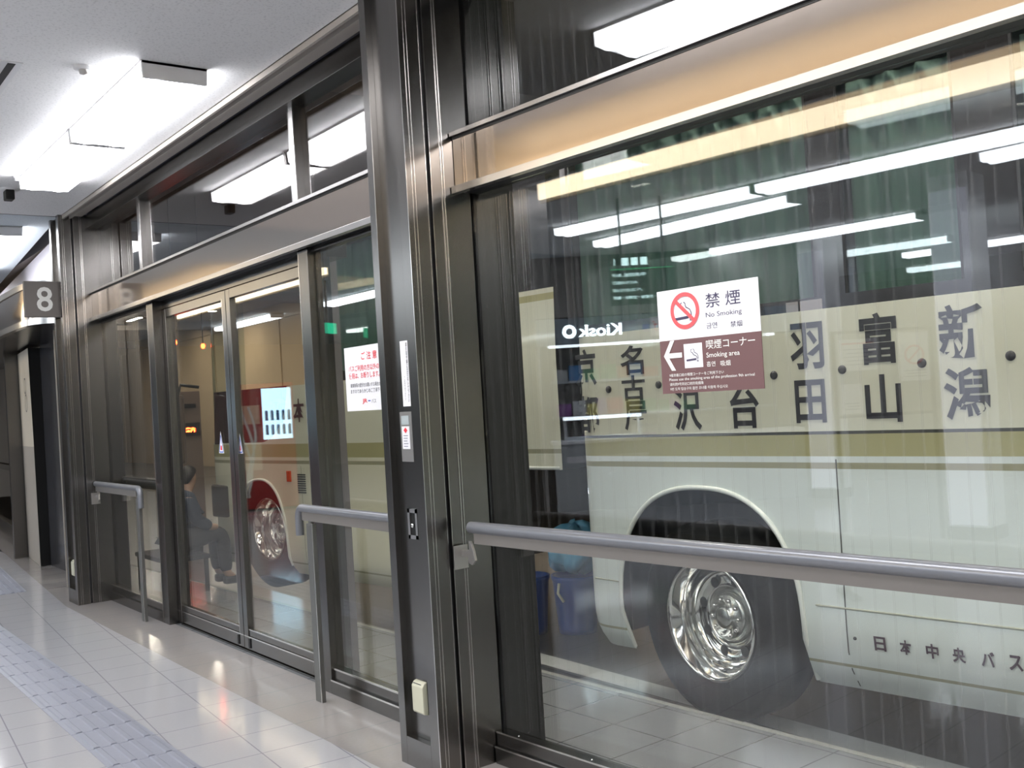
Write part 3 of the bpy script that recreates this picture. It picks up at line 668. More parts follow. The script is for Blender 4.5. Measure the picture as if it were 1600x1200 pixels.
for k in range(9): m.box(2.6, 12.2, -16+8*k, -15.6+8*k, 4.25, 4.5)
m.build('trim_8', SOFF, kind='structure')
box(2.5, 12.4, 60, 60.2, -.15, 4.6).build('wall_depot_end', WALLO, kind='structure')
box(2.5, 12.4, -20.2, -20, -.15, 4.6).build('wall_depot_near', WALLO, kind='structure')
box(2.50, 2.60, -9, 25, 3.28, 4.55).build('wall_over_glass', SOFF, kind='structure')
def lamp(x, y_, L, wd, lab, z=4.5):  # unseen lamps added to light the coaches and the far wall
    t = thing('added_depot_lamp', lab, 'light', FW, (x, y_, z), 'added lamps on the bus hall ceiling')
    box(x-wd/2, x+wd/2, y_, y_+L, z-.06, z).build('housing', OFFW, t); box(x-wd/2+.01, x+wd/2-.01, y_+.01, y_+L-.01, z-.066, z-.058).build('diffuser', OUTL, t)
for x, y_ in ((3.25, -5), (3.25, -1.5), (3.25, 1.5), (3.2, 4.6), (3.1, 8.2), (3.0, 12.5), (3.0, 18), (9.3, -2), (9.3, 4), (9.3, 8), (9.3, 12), (9.3, 16), (9.3, 20), (9.3, 25), (9.3, 30), (9.3, 36)):
    LN = globals().get('LN', 0)+1; lamp(x, y_, 1.2, .12, 'slim warm added bus hall lamp, %s of the row %s' % (OW[(LN-1) % 7 if LN <= 7 else LN-8], 'above the kerb' if x < 5 else 'over the far bus lane'))
for x, y_, lb in ((10.6, 29.4, 'left of the two in the far door leaf'), (10.93, 28.7, 'right of the two in the far door leaf'), (10.8, 33, 'farthest of the three')):
    t = thing('downlight', 'tiny warm bus hall downlight, '+lb, 'light', FW, (x, y_, 4.5), 'small downlights on the bus hall ceiling')
    MB().lathe([(0, .16), (-.02, .15), (-.02, .12)], (x, y_, 4.5), (0, 0, 1), 20).build('ring', OFFW, t); MB().lathe([(-.012, .12), (-.014, 0)], (x, y_, 4.5), (0, 0, 1), 20).build('lens', OUTL, t)

# ------------------------------------------------------------------ coaches (frame FU: x = outward distance n, y = s, z above ground -.15)
ZG = -.15
def wheel(parent, n0, s, rr=.29, zc=.50, steer=0, rt=.50):
    """deep dish wheel; n0 = outer face of the rim"""
    o = (n0, s, ZG+zc); ax = (math.cos(steer), -math.sin(steer), 0); sd_ = (math.sin(steer), math.cos(steer))
    ty = MB().lathe([(.03, rr), (.0, rr+.03), (-.01, rr+.09), (.0, rt-.04), (.03, rt), (.24, rt), (.27, rt-.05), (.27, rr)], o, ax, 56).build('tyre', TIRE, parent)
    k = rr/.29
    rim = MB().lathe([(.03, .300*k), (.008, .298*k), (.0, .290*k), (.008, .280*k), (.016, .272*k), (.05, .262*k), (.065, .250*k), (.12, .246*k), (.15, .238*k), (.165, .222*k), (.168, .195*k), (.155, .168*k), (.150, .155*k),
                      (.158, .143*k), (.172, .138*k), (.175, .125*k), (.175, .10*k)], o, ax, 56).build('rim', CHROME, parent)
    MB().lathe([(.176, .128*k), (.150, .124*k), (.135, .112*k), (.130, .105*k), (.130, .062*k), (.105, .058*k), (.098, .045*k), (.098, 0)], o, ax, 40).build('hub', mat('hub_metal', (.52, .53, .50), .22, .9) if 'hub_metal' not in MATS else MATS['hub_metal'], rim)
    holes = MB(); nuts = MB()
    for i in range(8):
        a = 2*math.pi*(i+.35)/8; cy, cz = math.cos(a)*.182*k, math.sin(a)*.182*k
        holes.lathe([(.150, .027*k), (.149, .024*k), (.149, 0)], (o[0]+cy*sd_[0], o[1]+cy*sd_[1], o[2]+cz), ax, 18)
    for i in range(10):
        a = 2*math.pi*i/10; cy, cz = math.cos(a)*.088*k, math.sin(a)*.088*k
        nuts.lathe([(.13, .011*k), (.112, .010*k), (.112, 0)], (o[0]+cy*sd_[0], o[1]+cy*sd_[1], o[2]+cz), ax, 6)
    holes.build('hand_hole', BLACK, rim); nuts.build('wheel_nut', CHROME, rim)
def side_x(z):
    """how far the skin tucks in at height z above ground"""
    x = 0
    if z < .62: x += .02*((.62-z)/.3)**2 if z > .3 else .02+.0
    if z < .46: x += .05*((.46-z)/.14)**2
    if z > 1.9: x += .035*(z-1.9)
    return x
def arch_bottom(s, sc, a, b, zc, zb):
    u = abs(s-sc)/a
    if u >= 1: return zb
    return zc+b*(1-u**2.4)**(1/2.4)
def body_side(t, n0, s0, s1, zb, zt, sc=None, a=.54, b=.66, zc=.50, m_=None, name='side_panel', round_end=None):
    ss = []
    s = s0
    while s < s1-1e-6:
        ss.append(s); s += .16 if (sc is None or abs(s-sc) > a+.2) else .02
    ss.append(s1)
    if sc is not None: ss += [sc-a-.0005, sc+a+.0005, sc-a+.0005, sc+a-.0005]
    if round_end: ss += [round_end[0]+(s1-round_end[0])*k/10 for k in range(10)]
    ss = sorted(set(round(x, 5) for x in ss if s0 <= x <= s1))
    P_ = []
    for s in ss:
        lo = arch_bottom(s, sc, a, b, zc, zb) if sc is not None else zb
        ex = 0
        if round_end and s > round_end[0]: 
            u = (s-round_end[0])/(s1-round_end[0]); ex = round_end[1]*(1-math.sqrt(max(0, 1-u*u)))
        row = []
        for k in range(19):
            z = lo+((zt(s) if callable(zt) else zt)-lo)*(k/18)**1.5; row.append((n0+side_x(z)+ex, s, ZG+z))
        P_.append(row)
    o = MB().grid(P_).build(name, m_, t)
    return o
def coach_glass(t, n0, panes, z0, z1, bandz, s0, s1):
    """black window band with separate panes and curtains behind"""
    m = MB(); edges = sorted(panes)
    cur = s0
    for a_, b_ in edges:
        if a_ > cur: m.box(n0+.028, n0+.06, cur, a_, ZG+bandz, ZG+z1+.06)
        cur = b_
    if s1 > cur: m.box(n0+.028, n0+.06, cur, s1, ZG+bandz, ZG+z1+.06)
    m.box(n0+.022, n0+.06, s0, s1, ZG+bandz, ZG+z0); m.box(n0+.045, n0+.08, s0, s1, ZG+z1, ZG+z1+.08)
    m.build('window_band', mat('black_window_band', (.02, .018, .018), .12, coat=.5) if 'black_window_band' not in MATS else MATS['black_window_band'], t)
    for a_, b_ in edges:
        g = box(n0+.034, n0+.040, a_-.01, b_+.01, ZG+z0-.01, ZG+z1+.01).build('window_pane', GLBUS, t)
        mm = MB().box(n0+.030, n0+.045, a_, a_+.012, ZG+z0, ZG+z1).box(n0+.030, n0+.045, b_-.012, b_, ZG+z0, ZG+z1); mm.build('pane_seal', BLACK, g)
        P_ = []; nseg = int((b_-a_)/.018)
        for i in range(nseg+1):
            s = a_+(b_-a_)*i/nseg; d = .02*math.sin(s*42)+.012*math.sin(s*97+1); P_.append([(n0+.14+d, s, ZG+z0), (n0+.14+d*.8, s, ZG+z1)])
        MB().grid(P_).build('curtain', CURT, t)
# coach A
NA_ = 4.05
t = thing('coach', 'cream coach with olive stripes and large black city names, standing close behind the large pane', 'bus', FU, (NA_, 1, ZG))
coachA = t
body_side(t, NA_, -8, 3.93, .285, 1.955, sc=3.08, m_=BUSA, round_end=(3.74, .22))
# arch lip
def lip(t, n0, sc, a, b, zc, zb, m_, r_=.016):
    pts = [(n0+side_x(zb)-.0, sc-a, ZG+zb)]
    for k in range(41):
        u = math.pi*(1-k/40); ca, sa = math.cos(u), math.sin(u)
        x = a*(abs(ca)**(2/2.4))*(1 if ca > 0 else -1); z = zc+b*(abs(sa)**(2/2.4)); pts.append((n0+side_x(z)-.004, sc+x, ZG+z))
    pts.append((n0+side_x(zb), sc+a, ZG+zb))
    return MB().tube(pts, r_, 10).build('arch_lip', m_, t)
LIPM = mat('arch_lip_cream', (.58, .61, .57), .3, coat=.5)
lip(t, NA_, 3.08, .54, .66, .50, .30, LIPM, .012)
box(NA_+.35, NA_+2.45, -8, 3.85, ZG+.40, ZG+1.95).build('inner_body', BLACK, t)
MB().box(NA_+.30, NA_+2.4, 3.70, 3.78, ZG+.40, ZG+3.1).build('rear_wall', DARKP, t)
box(NA_+.05, NA_+2.45, -8, 3.80, ZG+3.1, ZG+3.25).build('roof', mat('coach_roof_cream', CREAM, .4), t)
box(NA_+1.2, NA_+1.25, -8, 3.70, ZG+1.95, ZG+3.1).build('cabin_partition', mat('cabin_grey', (.06, .07, .07), .9), t)
MB().box(NA_+.08, NA_+.35, 2.45, 3.72, ZG+1.18, ZG+1.22).box(NA_+.08, NA_+.36, 2.44, 2.50, ZG+.38, ZG+1.2).box(NA_+.10, NA_+.36, 3.64, 3.70, ZG+.38, ZG+1.2).build('wheel_well', BLACK, t)
coach_glass(t, NA_-.01, [(2.39, 3.86), (1.74, 2.25), (-.1, 1.52), (-2.0, -.3), (-3.9, -2.2)], 2.01, 2.93, 1.95, -8, 3.90)
wheel(t, NA_+.075, 3.130, .293, .490, R(9), .49)
m = MB()
def seam(s, za, zb_, wd=.006, n0=NA_): 
    for k in range(12):
        z0_, z1_ = za+(zb_-za)*k/12, za+(zb_-za)*(k+1)/12
        m.add([(n0+side_x(z)-.0015, s+ds, ZG+z) for z, ds in ((z0_, -wd/2), (z0_, wd/2), (z1_, wd/2), (z1_, -wd/2))], [(0, 1, 2, 3)])
seam(2.335, .30, 1.30); seam(.6, .375, 1.30); seam(-1.2, .375, 1.3)
m.build('panel_seam', SEAM, t)
m = MB().tube([(NA_+.012, 2.50, ZG+.655), (NA_+.002, 2.47, ZG+.655), (NA_+.002, -8, ZG+.655)], .006, 8); m.build('body_crease', mat('crease_grey', (.30, .31, .25), .4), t)
m = MB().tube([(NA_+.003, 3.63, ZG+.655), (NA_+.003, 3.80, ZG+.66)], .005, 8); m.build('body_crease', MATS['crease_grey'], t)
MB().lathe([(0, .008), (-.004, .007), (-.004, 0)], (NA_+side_x(.53), 2.30, ZG+.53), (1, 0, 0), 12).build('latch', DARKP, t)
for a_, b_ in ((2.48, 2.54), (2.36, 2.47)):
    box(NA_+.0105, NA_+.0125, a_, b_, ZG+1.955, ZG+2.0).build('window_sticker', mat('grey_sticker', (.30, .28, .28), .5) if 'grey_sticker' not in MATS else MATS['grey_sticker'], t)
xs_ = NA_-.0005
def bt(sx_, s_, z_, w2_, h2_, vertical=True, name='city_name', parent=None, m_=INK, bold=.012):
    text(sx_, name, m_, parent or coachA, (xs_+side_x(z_-ZG), s_, z_), (0, -1, 0), (0, 0, 1), w2_, h2_, bold, vertical, thick=.0015)
INKB = mat('bus_black_lettering', (.015, .015, .02), .4)
for st, s_, zc_, wd, hh, nn in [('京', 3.775, 1.635, .15, .20, 0), ('都', 3.775, 1.385, .155, .20, 0), ('名', 3.45, 1.655, .155, .15, 0), ('古', 3.45, 1.512, .155, .13, 0), ('屋', 3.445, 1.370, .155, .15, 0),
                         ('金', 3.115, 1.64, .16, .2, 0), ('沢', 3.115, 1.390, .165, .205, 0), ('仙', 2.785, 1.64, .16, .2, 0), ('台', 2.785, 1.395, .160, .205, 0),
                         ('羽', 2.442, 1.650, .165, .205, 0), ('田', 2.440, 1.405, .150, .190, 0), ('富', 2.105, 1.655, .165, .215, 0), ('山', 2.100, 1.405, .160, .200, 0),
                         ('新', 1.760, 1.655, .180, .215, 0), ('潟', 1.752, 1.410, .180, .205, 0), ('横', 1.40, 1.655, .18, .215, 0), ('浜', 1.40, 1.41, .18, .205, 0)]:
    bt(st, s_, zc_, wd, hh, False, m_=INKB, bold=.022)
m = MB()
for s_, z_ in ((3.62, 1.512), (3.285, 1.52), (2.95, 1.525), (2.617, 1.53), (2.278, 1.535), (1.925, 1.54), (1.578, 1.545), (1.2, 1.545)):
    m.lathe([(0, .0195), (-.001, .0195), (-.001, 0)], (xs_-.001, s_, z_), (1, 0, 0), 20)
MB.lathe(m, [(0, .0195), (-.001, .0195), (-.001, 0)], (xs_+.045, 3.865, 1.515), (1, -.9, 0), 20)
m.build('separator_dot', INKB, coachA)
BRN = mat('bus_brown_lettering', (.06, .03, .05), .5)
for st, s_ in (('日', 2.183), ('本', 2.070), ('中', 1.958), ('央', 1.850), ('バ', 1.737), ('ス', 1.632)):
    z_ = .374; zz = z_-ZG
    text(st, 'company_name', BRN, coachA, (NA_+side_x(zz)-.006, s_, z_), (0, -1, 0), (-.12, 0, 1), .052, .062, .03, thick=.002)

# coach B, parked ahead
NB_ = 4.40
t = thing('coach', 'second cream coach parked ahead, seen through the sliding doors', 'bus', FU, (NB_, 7, ZG))
coachB = t
ztB = lambda q: 1.855 if q < 7.46 else 1.395 if q > 7.95 else 1.395+.46*(1-math.sqrt(max(0, 1-((7.95-q)/.49)**2)))
body_side(t, NB_, 5.95, 8.95, .30, ztB, sc=7.98, a=.42, b=.63, zc=.45, m_=BUSB, round_end=(8.45, .10))
g_ = [[(NB_+.012, q, ZG+ztB(q)-.01), (NB_+.012+.02, q, ZG+1.86)] for q in [7.44+.05*k for k in range(28)]]
MB().grid(g_, False).build('dark_side_glass', mat('dark_coach_side_glass', (.03, .012, .012), .05, spec=1.0), t)
lip(t, NB_, 7.98, .42, .63, .45, .375, LIPM, .012)
body_side(t, NB_, 4.34, 5.95, 1.20, 2.30, m_=BUSBT, name='rear_side_panel')
box(NB_+.02, NB_+2.4, 4.36, 5.95, ZG+1.20, ZG+3.1).build('rear_body', mat('coach_rear_black', (.012, .013, .016), .2, coat=.4), t)
MB().tube([(NB_+.004, 4.36, ZG+1.21), (NB_+.004, 5.9, ZG+1.21)], .012, 8).build('tail_edge', LIPM, t)
box(NB_+.08, NB_+2.4, 5.95, 7.3, ZG+.40, ZG+1.85).build('inner_body', BLACK, t)
box(NB_+.02, NB_+2.4, 4.4, 6.95, ZG+3.05, ZG+3.15).build('roof', MATS['coach_roof_cream'], t)
box(NB_+.5, NB_+.55, 5.9, 6.9, ZG+1.85, ZG+3.05).build('cabin_partition', MATS['cabin_grey'], t)
coach_glass(t, NB_-.01, [(6.0, 7.05)], 1.93, 2.9, 1.86, 5.9, 7.12)
coach_glass(t, NB_+.0, [], 2.4, 2.9, 2.305, 4.36, 5.95)
# front quarter with door glass and mirror
P_ = []
for k in range(13):
    a_ = R(90*k/12); P_.append([(NB_+.10+.5*(1-math.cos(a_)), 8.95+.35*math.sin(a_)-.10*(z/2.9), ZG+z) for z in (.375, .8, 1.1, 1.395)])
MB().grid(P_).build('front_corner', BUSB, t)
P_ = []
for k in range(13):
    a_ = R(90*k/12); P_.append([(NB_+.10+.5*(1-math.cos(a_)), 8.95+.35*math.sin(a_)-.10*(z/2.9), ZG+z) for z in (1.395, 1.86, 2.9)])
MB().grid(P_).build('windscreen', GLBUS, t)
box(NB_+.0, NB_+.055, 8.55, 8.90, ZG+.72, ZG+1.02).build('door_lower_pane', mat('dark_pane', (.10, .085, .075), .1), t, bevel=.02)
m = MB().tube([(NB_-.02, 8.98, ZG+1.92), (NB_-.15, 9.08, ZG+1.95), (NB_-.17, 9.1, ZG+1.86)], .015, 8); m.build('mirror_arm', DARKP, t)
box(NB_-.24, NB_-.12, 9.06, 9.16, ZG+1.22, ZG+1.86).build('mirror', mat('mirror_brown', (.10, .075, .06), .3), t, bevel=.03)
wheel(t, NB_+.07, 8.01, .265, .64, rt=.5)
m = MB(); seam(7.30, .4, 1.2, .004, NB_); seam(6.70, .4, 1.35, .004, NB_)
for (a_, b_, c_, d_) in ((6.72, 6.85, .93, 1.17),):
    for q in ((a_, b_, c_, c_), (a_, b_, d_, d_), (a_, a_, c_, d_), (b_, b_, c_, d_)):
        m.box(NB_-.002, NB_+.004, q[0]-.002, q[1]+.002, ZG+q[2]-.002, ZG+q[3]+.002)
m.build('panel_seam', SEAM, t)
box(NB_-.002, NB_+.004, 6.76, 6.775, ZG+1.02, ZG+1.06).build('hatch_latch', SEAM, t)
MB().tube([(NB_+.02, 6.7, ZG+.69), (NB_+.0, 5.96, ZG+.69)], .004, 6).build('body_crease', MATS['crease_grey'], t)
box(NB_-.012, NB_+.01, 7.46, 7.52, ZG+1.07, ZG+1.16).build('side_marker', ORNG, t, bevel=.006)
m = MB()
for i in range(7):
    for j in range(9): m.box(NB_-.003, NB_+.006, 7.24+.018*i, 7.252+.018*i, ZG+.98+.018*j, ZG+.992+.018*j)
m.build('vent_grille', DARKP, t)
for st, s_, mm in (('日', 7.62, INKB), ('本', 7.28, mat('dark_red_lettering', (.06, .01, .015), .4))):
    text(st, 'company_name', mm, t, (NB_-.001, s_, 1.50), (0, -1, 0), (0, 0, 1), .17, .19, .02, thick=.002)
t2 = box(NB_-.02, NB_+.01, 4.70, 4.82, 1.245, 1.325).build('marker_lamp_housing', IVORY, t, bevel=.008)
box(NB_-.024, NB_-.018, 4.73, 4.80, 1.25, 1.275).build('lens', LAMPY, t2)
MB().tube([(NB_+.9, 5.93, .74), (NB_+.9, 5.945, .74)], .022, 12).tube([(NB_+.98, 5.93, .74), (NB_+.98, 5.945, .74)], .022, 12).build('tail_lamp', LAMPW, t)

# blue refuse bin with a bag
def make_bin(bx, lab):
  t = thing('waste_bin', lab, 'bin', FW, bx, 'blue waste bins between the coaches')
  m = MB()
  P_ = [[(bx.x+math.cos(a)*r_, bx.y+math.sin(a)*r_, ZG+z) for a in [2*math.pi*k/24 for k in range(25)]] for z, r_ in ((0, .0), (.0, .13), (.05, .135), (.36, .16), (.38, .17), (.40, .17), (.40, .15), (.36, .145))]
  m.grid(P_, flip=True).build('tub', BLUEB, t)
  m = MB().tube([(bx.x-.17, bx.y-.03, ZG+.36), (bx.x-.20, bx.y-.05, ZG+.30), (bx.x-.17, bx.y-.07, ZG+.24)], .01, 8); m.build('handle', IVORY, t)
make_bin(V((4.36, 5.80, ZG)), 'open blue plastic waste bin between the two coaches, left of the bagged one')
bx = V((4.60, 5.55, ZG)); make_bin(bx, 'blue plastic waste bin under the pale blue bag between the two coaches')
bb = V((bx.x+.03, bx.y, ZG+.44))
m = MB(); P_ = []
for i in range(15):
    th = math.pi*i/14; row = []
    for k in range(25):
        ph = 2*math.pi*(k % 24)/24; rr = .19*(1+.12*math.sin(5*ph+3*th)+.08*math.sin(9*ph-4*th)+.05*math.sin(17*ph))
        row.append((bb.x+rr*1.15*math.sin(th)*math.cos(ph), bb.y+rr*math.sin(th)*math.sin(ph), bb.z+.14+rr*.85*math.cos(th)))
    P_.append(row)
m.grid(P_, flip=True).build('refuse_bag', BAG, frame=FW, base=bb, label='pale blue translucent plastic bag heaped on the blue bin', cat='bag')

# seated person beyond the sliding doors
def skin(name, joints, edges, m_, parent, sub=2):
    frame, b = ROOT[parent.name]
    me = bpy.data.meshes.new(name); me.from_pydata([V(j[0])-b for j in joints], edges, []); me.materials.append(m_)
    o = bpy.data.objects.new(name, me); COL.objects.link(o); o.parent = parent; ROOT[o.name] = (frame, b)
    o.modifiers.new('skin', 'SKIN'); 
    for i, j in enumerate(joints):
        r_ = j[1]; me.skin_vertices[0].data[i].radius = (r_, r_) if not isinstance(r_, tuple) else r_
    me.skin_vertices[0].data[0].use_root = True
    sb = o.modifiers.new('subdiv', 'SUBSURF'); sb.levels = sub; sb.render_levels = sub
    for md in o.modifiers: 
        if md.type == 'SKIN': md.use_smooth_shade = True
    return o
px, py = 3.03, 9.01
PZ = .05
t = thing('bench', 'low dark bench on the pavement beyond the far door post', 'bench', FW, (px, py, 0))
box(px-.25, px+.15, py-.3, py+.5, .28, .32).build('seat', DARKP, t, bevel=.01)
for a_, b_ in ((-.22, -.27), (.12, -.27), (-.22, .47), (.12, .47)): box(px+a_-.015, px+a_+.015, py+b_-.015, py+b_+.015, 0, .28).build('leg', STEELD, t)
t = thing('person', 'person in a navy jacket and dark trousers sitting hunched outside beyond the sliding door', 'person', FW, (px, py, .32))
J = [((px-.02, py, .40), .12), ((px-.01, py, .50), .125), ((px+.02, py, .64), .13), ((px+.05, py, .74), .09), ((px+.08, py, .80), .042), ((px+.10, py, .85), .055), ((px+.11, py, .93), .068), ((px+.11, py, .99), .045)]
J += [((px+.04, py-.15, .73), .055), ((px+.08, py-.20, .56), .045), ((px+.22, py-.16, .48), .035), ((px+.29, py-.13, .47), .028), ((px+.04, py+.15, .73), .055), ((px+.08, py+.20, .56), .045), ((px+.22, py+.16, .48), .035), ((px+.29, py+.13, .47), .028)]
J += [((px+.02, py-.09, .39), .085), ((px+.34, py-.10, .42), .06), ((px+.36, py-.10, .10), .042), ((px+.44, py-.10, .04), .03), ((px+.02, py+.09, .39), .085), ((px+.34, py+.10, .42), .06), ((px+.36, py+.10, .10), .042), ((px+.44, py+.10, .04), .03)]
Eg = [(0, 1), (1, 2), (2, 3), (3, 4), (4, 5), (5, 6), (6, 7), (3, 8), (8, 9), (9, 10), (10, 11), (3, 12), (12, 13), (13, 14), (14, 15), (0, 16), (16, 17), (17, 18), (18, 19), (0, 20), (20, 21), (21, 22), (22, 23)]
J = [((a, b, c_+PZ if c_ > .2 else c_), r_) for (a, b, c_), r_ in J]
skin('body', J, Eg, SKIN, t)
JJ = [((a, b, c_), r_+(.030 if r_ > .08 else .016)) for (a, b, c_), r_ in J]
sel = [1, 2, 3, 8, 9, 10, 12, 13, 14, 0, 4]; mp_ = {k: i for i, k in enumerate(sel)}
skin('jacket', [JJ[k] for k in sel], [(mp_[a], mp_[b]) for a, b in Eg if a in mp_ and b in mp_], NAVY, t)
sel = [0, 16, 17, 18, 20, 21, 22]; mp_ = {k: i for i, k in enumerate(sel)}
skin('trousers', [JJ[k] for k in sel], [(mp_[a], mp_[b]) for a, b in Eg if a in mp_ and b in mp_], TROUS, t)
for q in (-.10, .10):
    sh = MB().box(px+.33, px+.50, py+q-.04, py+q+.04, .002, .075).build('shoe', BLACK, t, bevel=.02)
m = MB(); P_ = []
for i in range(11):
    row = []
    for k in range(21):
        ph = 2*math.pi*(k % 20)/20; th = R(95-55*math.cos(ph))*i/10*1.15      # longer over the nape, short over the face
        row.append((px+.10+.084*math.sin(th)*math.cos(ph), py+.082*math.sin(th)*math.sin(ph), .935+PZ+.092*math.cos(th)))
    P_.append(row)
m.grid(P_, flip=True).build('hair', HAIR, t)

# led stand
t = thing('display_stand', 'brown display stand with a red lit character panel outside beyond the doors', 'display', FW, (4.7, 13.9, ZG))
box(4.45, 5.05, 13.9, 14.15, ZG, 1.85).build('cabinet', mat('stand_brown', (.20, .15, .12), .5), t, bevel=.01)
box(4.60, 5.02, 13.88, 13.9, 1.24, 1.42).build('led_panel', BLACK, t)
text('行先案内', 'led_characters', LEDR, t, (4.82, 13.88, 1.325), (1, 0, 0), (0, 0, 1), .26, .07, .03, thick=.004)
box(4.62, 4.98, 13.885, 13.9, 1.62, 1.68).build('dark_strip', DARKP, t)
for x, y_, z, m_, lb in ((4.75, 13.9, 2.52, LEDR, 'small red signal lamp hanging high, left one of the pair'), (5.06, 13.7, 2.45, LEDR, 'small red signal lamp hanging high, right one of the pair')):
    t = thing('signal_lamp', lb, 'lamp', FW, (x, y_, z), 'small red signal lamps outside')
    MB().tube([(x, y_, z+.02), (x, y_, 4.5)], .006, 6).build('cable', DARKP, t)
    MB().lathe([(-.035, 0), (-.03, .02), (0, .028), (.03, .02), (.035, 0)], (x, y_, z), (0, 0, 1), 14).build('lens', m_, t)

# ------------------------------------------------------------------ hall furniture seen as reflections
t = thing('kiosk_shop', 'small kiosk shop with a lit fascia across the hall, seen mirrored in the large pane', 'shop', Matrix.Translation((-4.04, 9.40, 0)) @ Matrix.Rotation(R(223.5), 4, 'Z'), (0, 0, 0))
# local x along the fascia, local -y ... front faces +y (towards the glass)
fk = ROOT[t.name][0]
box(-.15, 3.2, -.25, 0, 2.13, 2.46).build('fascia', KFAS, t, bevel=.003)
text('Kiosk', 'lit_letters', KTXT, t, (.66, .0, 2.29), (-1, 0, 0), (0, 0, 1), .55, .15, .02, thick=.004)
ring((.27, .0, 2.29), (-1, 0, 0), (0, 0, 1), .045, .085, t=.004).build('lit_ring', KTXT, t)
box(1.30, 1.95, 0, .012, 2.17, 2.42).build('banner', PAPER, t)
text('大阪おみやげ', 'banner_lettering', REDI, t, (1.62, .012, 2.30), (-1, 0, 0), (0, 0, 1), .58, .14, .01)
box(1.2, 1.29, 0, .01, 2.24, 2.33).build('blue_mark', BLUEI, t)
box(.0, 2.9, -.24, -.12, 2.10, 2.13).build('shelf_light', KSHELF, t)
m = MB().box(-.15, 3.2, -1.4, -1.3, 0, 2.46).box(-.15, -.1, -1.29, -.26, 0, 2.12).box(-.15, 3.2, -1.4, 0, 2.47, CZ)
m.build('wall_kiosk', WALLI, frame=fk, kind='structure')
t = thing('shop_counter', 'grey kiosk counter across the hall, seen mirrored low in the large pane', 'counter', fk, (1.6, -.3, 0))
box(.0, 3.2, -.55, -.1, 0, .86).build('body', KWALL, t); box(-.03, 3.2, -.58, -.07, .86, .90).build('worktop', PAPER, t)
box(.15, 1.2, -.13, -.099, .62, .70).build('price_strip', PAPER, t)
t = thing('display_case', 'lit white display case standing on the kiosk counter', 'display case', fk, (.6, -.35, .9))
box(.15, 1.15, -.45, -.25, .901, .94).build('base', KWALL, t); box(.15, 1.15, -.45, -.25, 1.16, 1.20).build('lit_top', KSHELF, t)
m = MB().box(.15, .18, -.45, -.25, .94, 1.16).box(1.12, 1.15, -.45, -.25, .94, 1.16); m.build('upright', KWALL, t)
cols = [(.5, .08, .06), (.1, .25, .5), (.6, .5, .1), (.1, .35, .15), (.5, .5, .5), (.55, .25, .1), (.25, .1, .3)]
pm = [mat('goods_paint_'+n_, c_, .5) for n_, c_ in zip(('red', 'blue', 'yellow', 'green', 'grey', 'orange', 'violet'), cols)]
cn = ('red', 'blue', 'yellow', 'green', 'grey', 'orange', 'violet'); shl = ('lowest', 'middle', 'top')
for zi, zz in enumerate((.70, 1.20, 1.68)):
    t = thing('wall_shelf', shl[zi]+' grey shelf on the kiosk back wall', 'shelf', fk, (1.6, -1.1, zz-.03), 'kiosk shelves')
    box(.05, 3.1, -1.295, -.95, zz-.03, zz).build('board', KWALL, t)
    x = .1; ki = 0
    while x < 1.8:
        ki += 1
        w2 = random.uniform(.12, .24); h2 = random.uniform(.12, .24); ci = random.randrange(7)
        box(x, x+w2*.9, -1.1, -.96, zz+.0005, zz+h2).build('goods_carton', pm[ci], frame=fk, base=(x, -1.1, zz), label=cn[ci]+' goods carton, '+(OW[ki-1] if ki > 1 else 'first')+' on the '+shl[zi]+' kiosk shelf', cat='carton', group='cartons on the kiosk shelves')
        x += w2
t = thing('hanging_sign', 'dark hanging direction sign with lit text and icons, seen mirrored in the large pane', 'sign', Matrix.Translation((-1.94, 6.15, 0)) @ Matrix.Rotation(R(223), 4, 'Z'), (0, 0, 2.26))
box(-.31, .31, -.05, .0, 2.27, 2.73).build('board', TEAL, t, bevel=.004)
MB().box(-.2, -.18, -.04, -.02, 2.73, CZ).box(.18, .2, -.04, -.02, 2.73, CZ).build('hanger', STEELD, t)
m = MB()
for k in range(3): m.box(-.16+.085*k-.03, -.16+.085*k+.03, 0, .002, 2.625, 2.695)
m.build('icon', TEALT, t)
stroke([(0, .03), (0, -.03)], .008, (-.255, 0, 2.66), (-1, 0, 0), (0, 0, 1), t=.003).build('arrow', TEALT, t)
box(-.30, .27, 0, .002, 2.59, 2.595).build('green_line', GREENT, t)
for k, (sx_, wd, hh) in enumerate((('中央改札 B1F', .30, .035), ('みどりの窓口', .22, .03), ('バスのりば', .26, .03), ('新幹線・京都線・宝塚線・電車', .50, .03))):
    text(sx_, 'lettering', TEALT, t, (-.28+wd/2, 0, 2.54-.068*k), (-1, 0, 0), (0, 0, 1), wd, hh, .01, thick=.003)
def icol(x, y_, sdx, m_, lab, nm='hall_column'):
    t = thing(nm, lab, 'column', FW, (x, y_, 0))
    box(x-sdx/2, x+sdx/2, y_-sdx/2, y_+sdx/2, 0, CZ).build('shaft', COLW, t)
    box(x-sdx/2-.01, x+sdx/2+.01, y_-sdx/2-.01, y_+sdx/2+.01, 0, .12).build('skirting', STEELD, t)
    if m_:
        box(x+sdx/2, x+sdx/2+.02, y_-sdx/2+.02, y_+sdx/2-.02, .14, 3.1).build('added_glow_panel', COLGLOW, t)  # glowing face added so the column reads bright in the glass
icol(-3.95, 4.15, .36, True, 'white square hall column with an added glowing face, seen in the right of the large pane')
icol(-6.55, 7.0, .36, True, 'white square hall column farther back in the hall, slimmer in the glass')
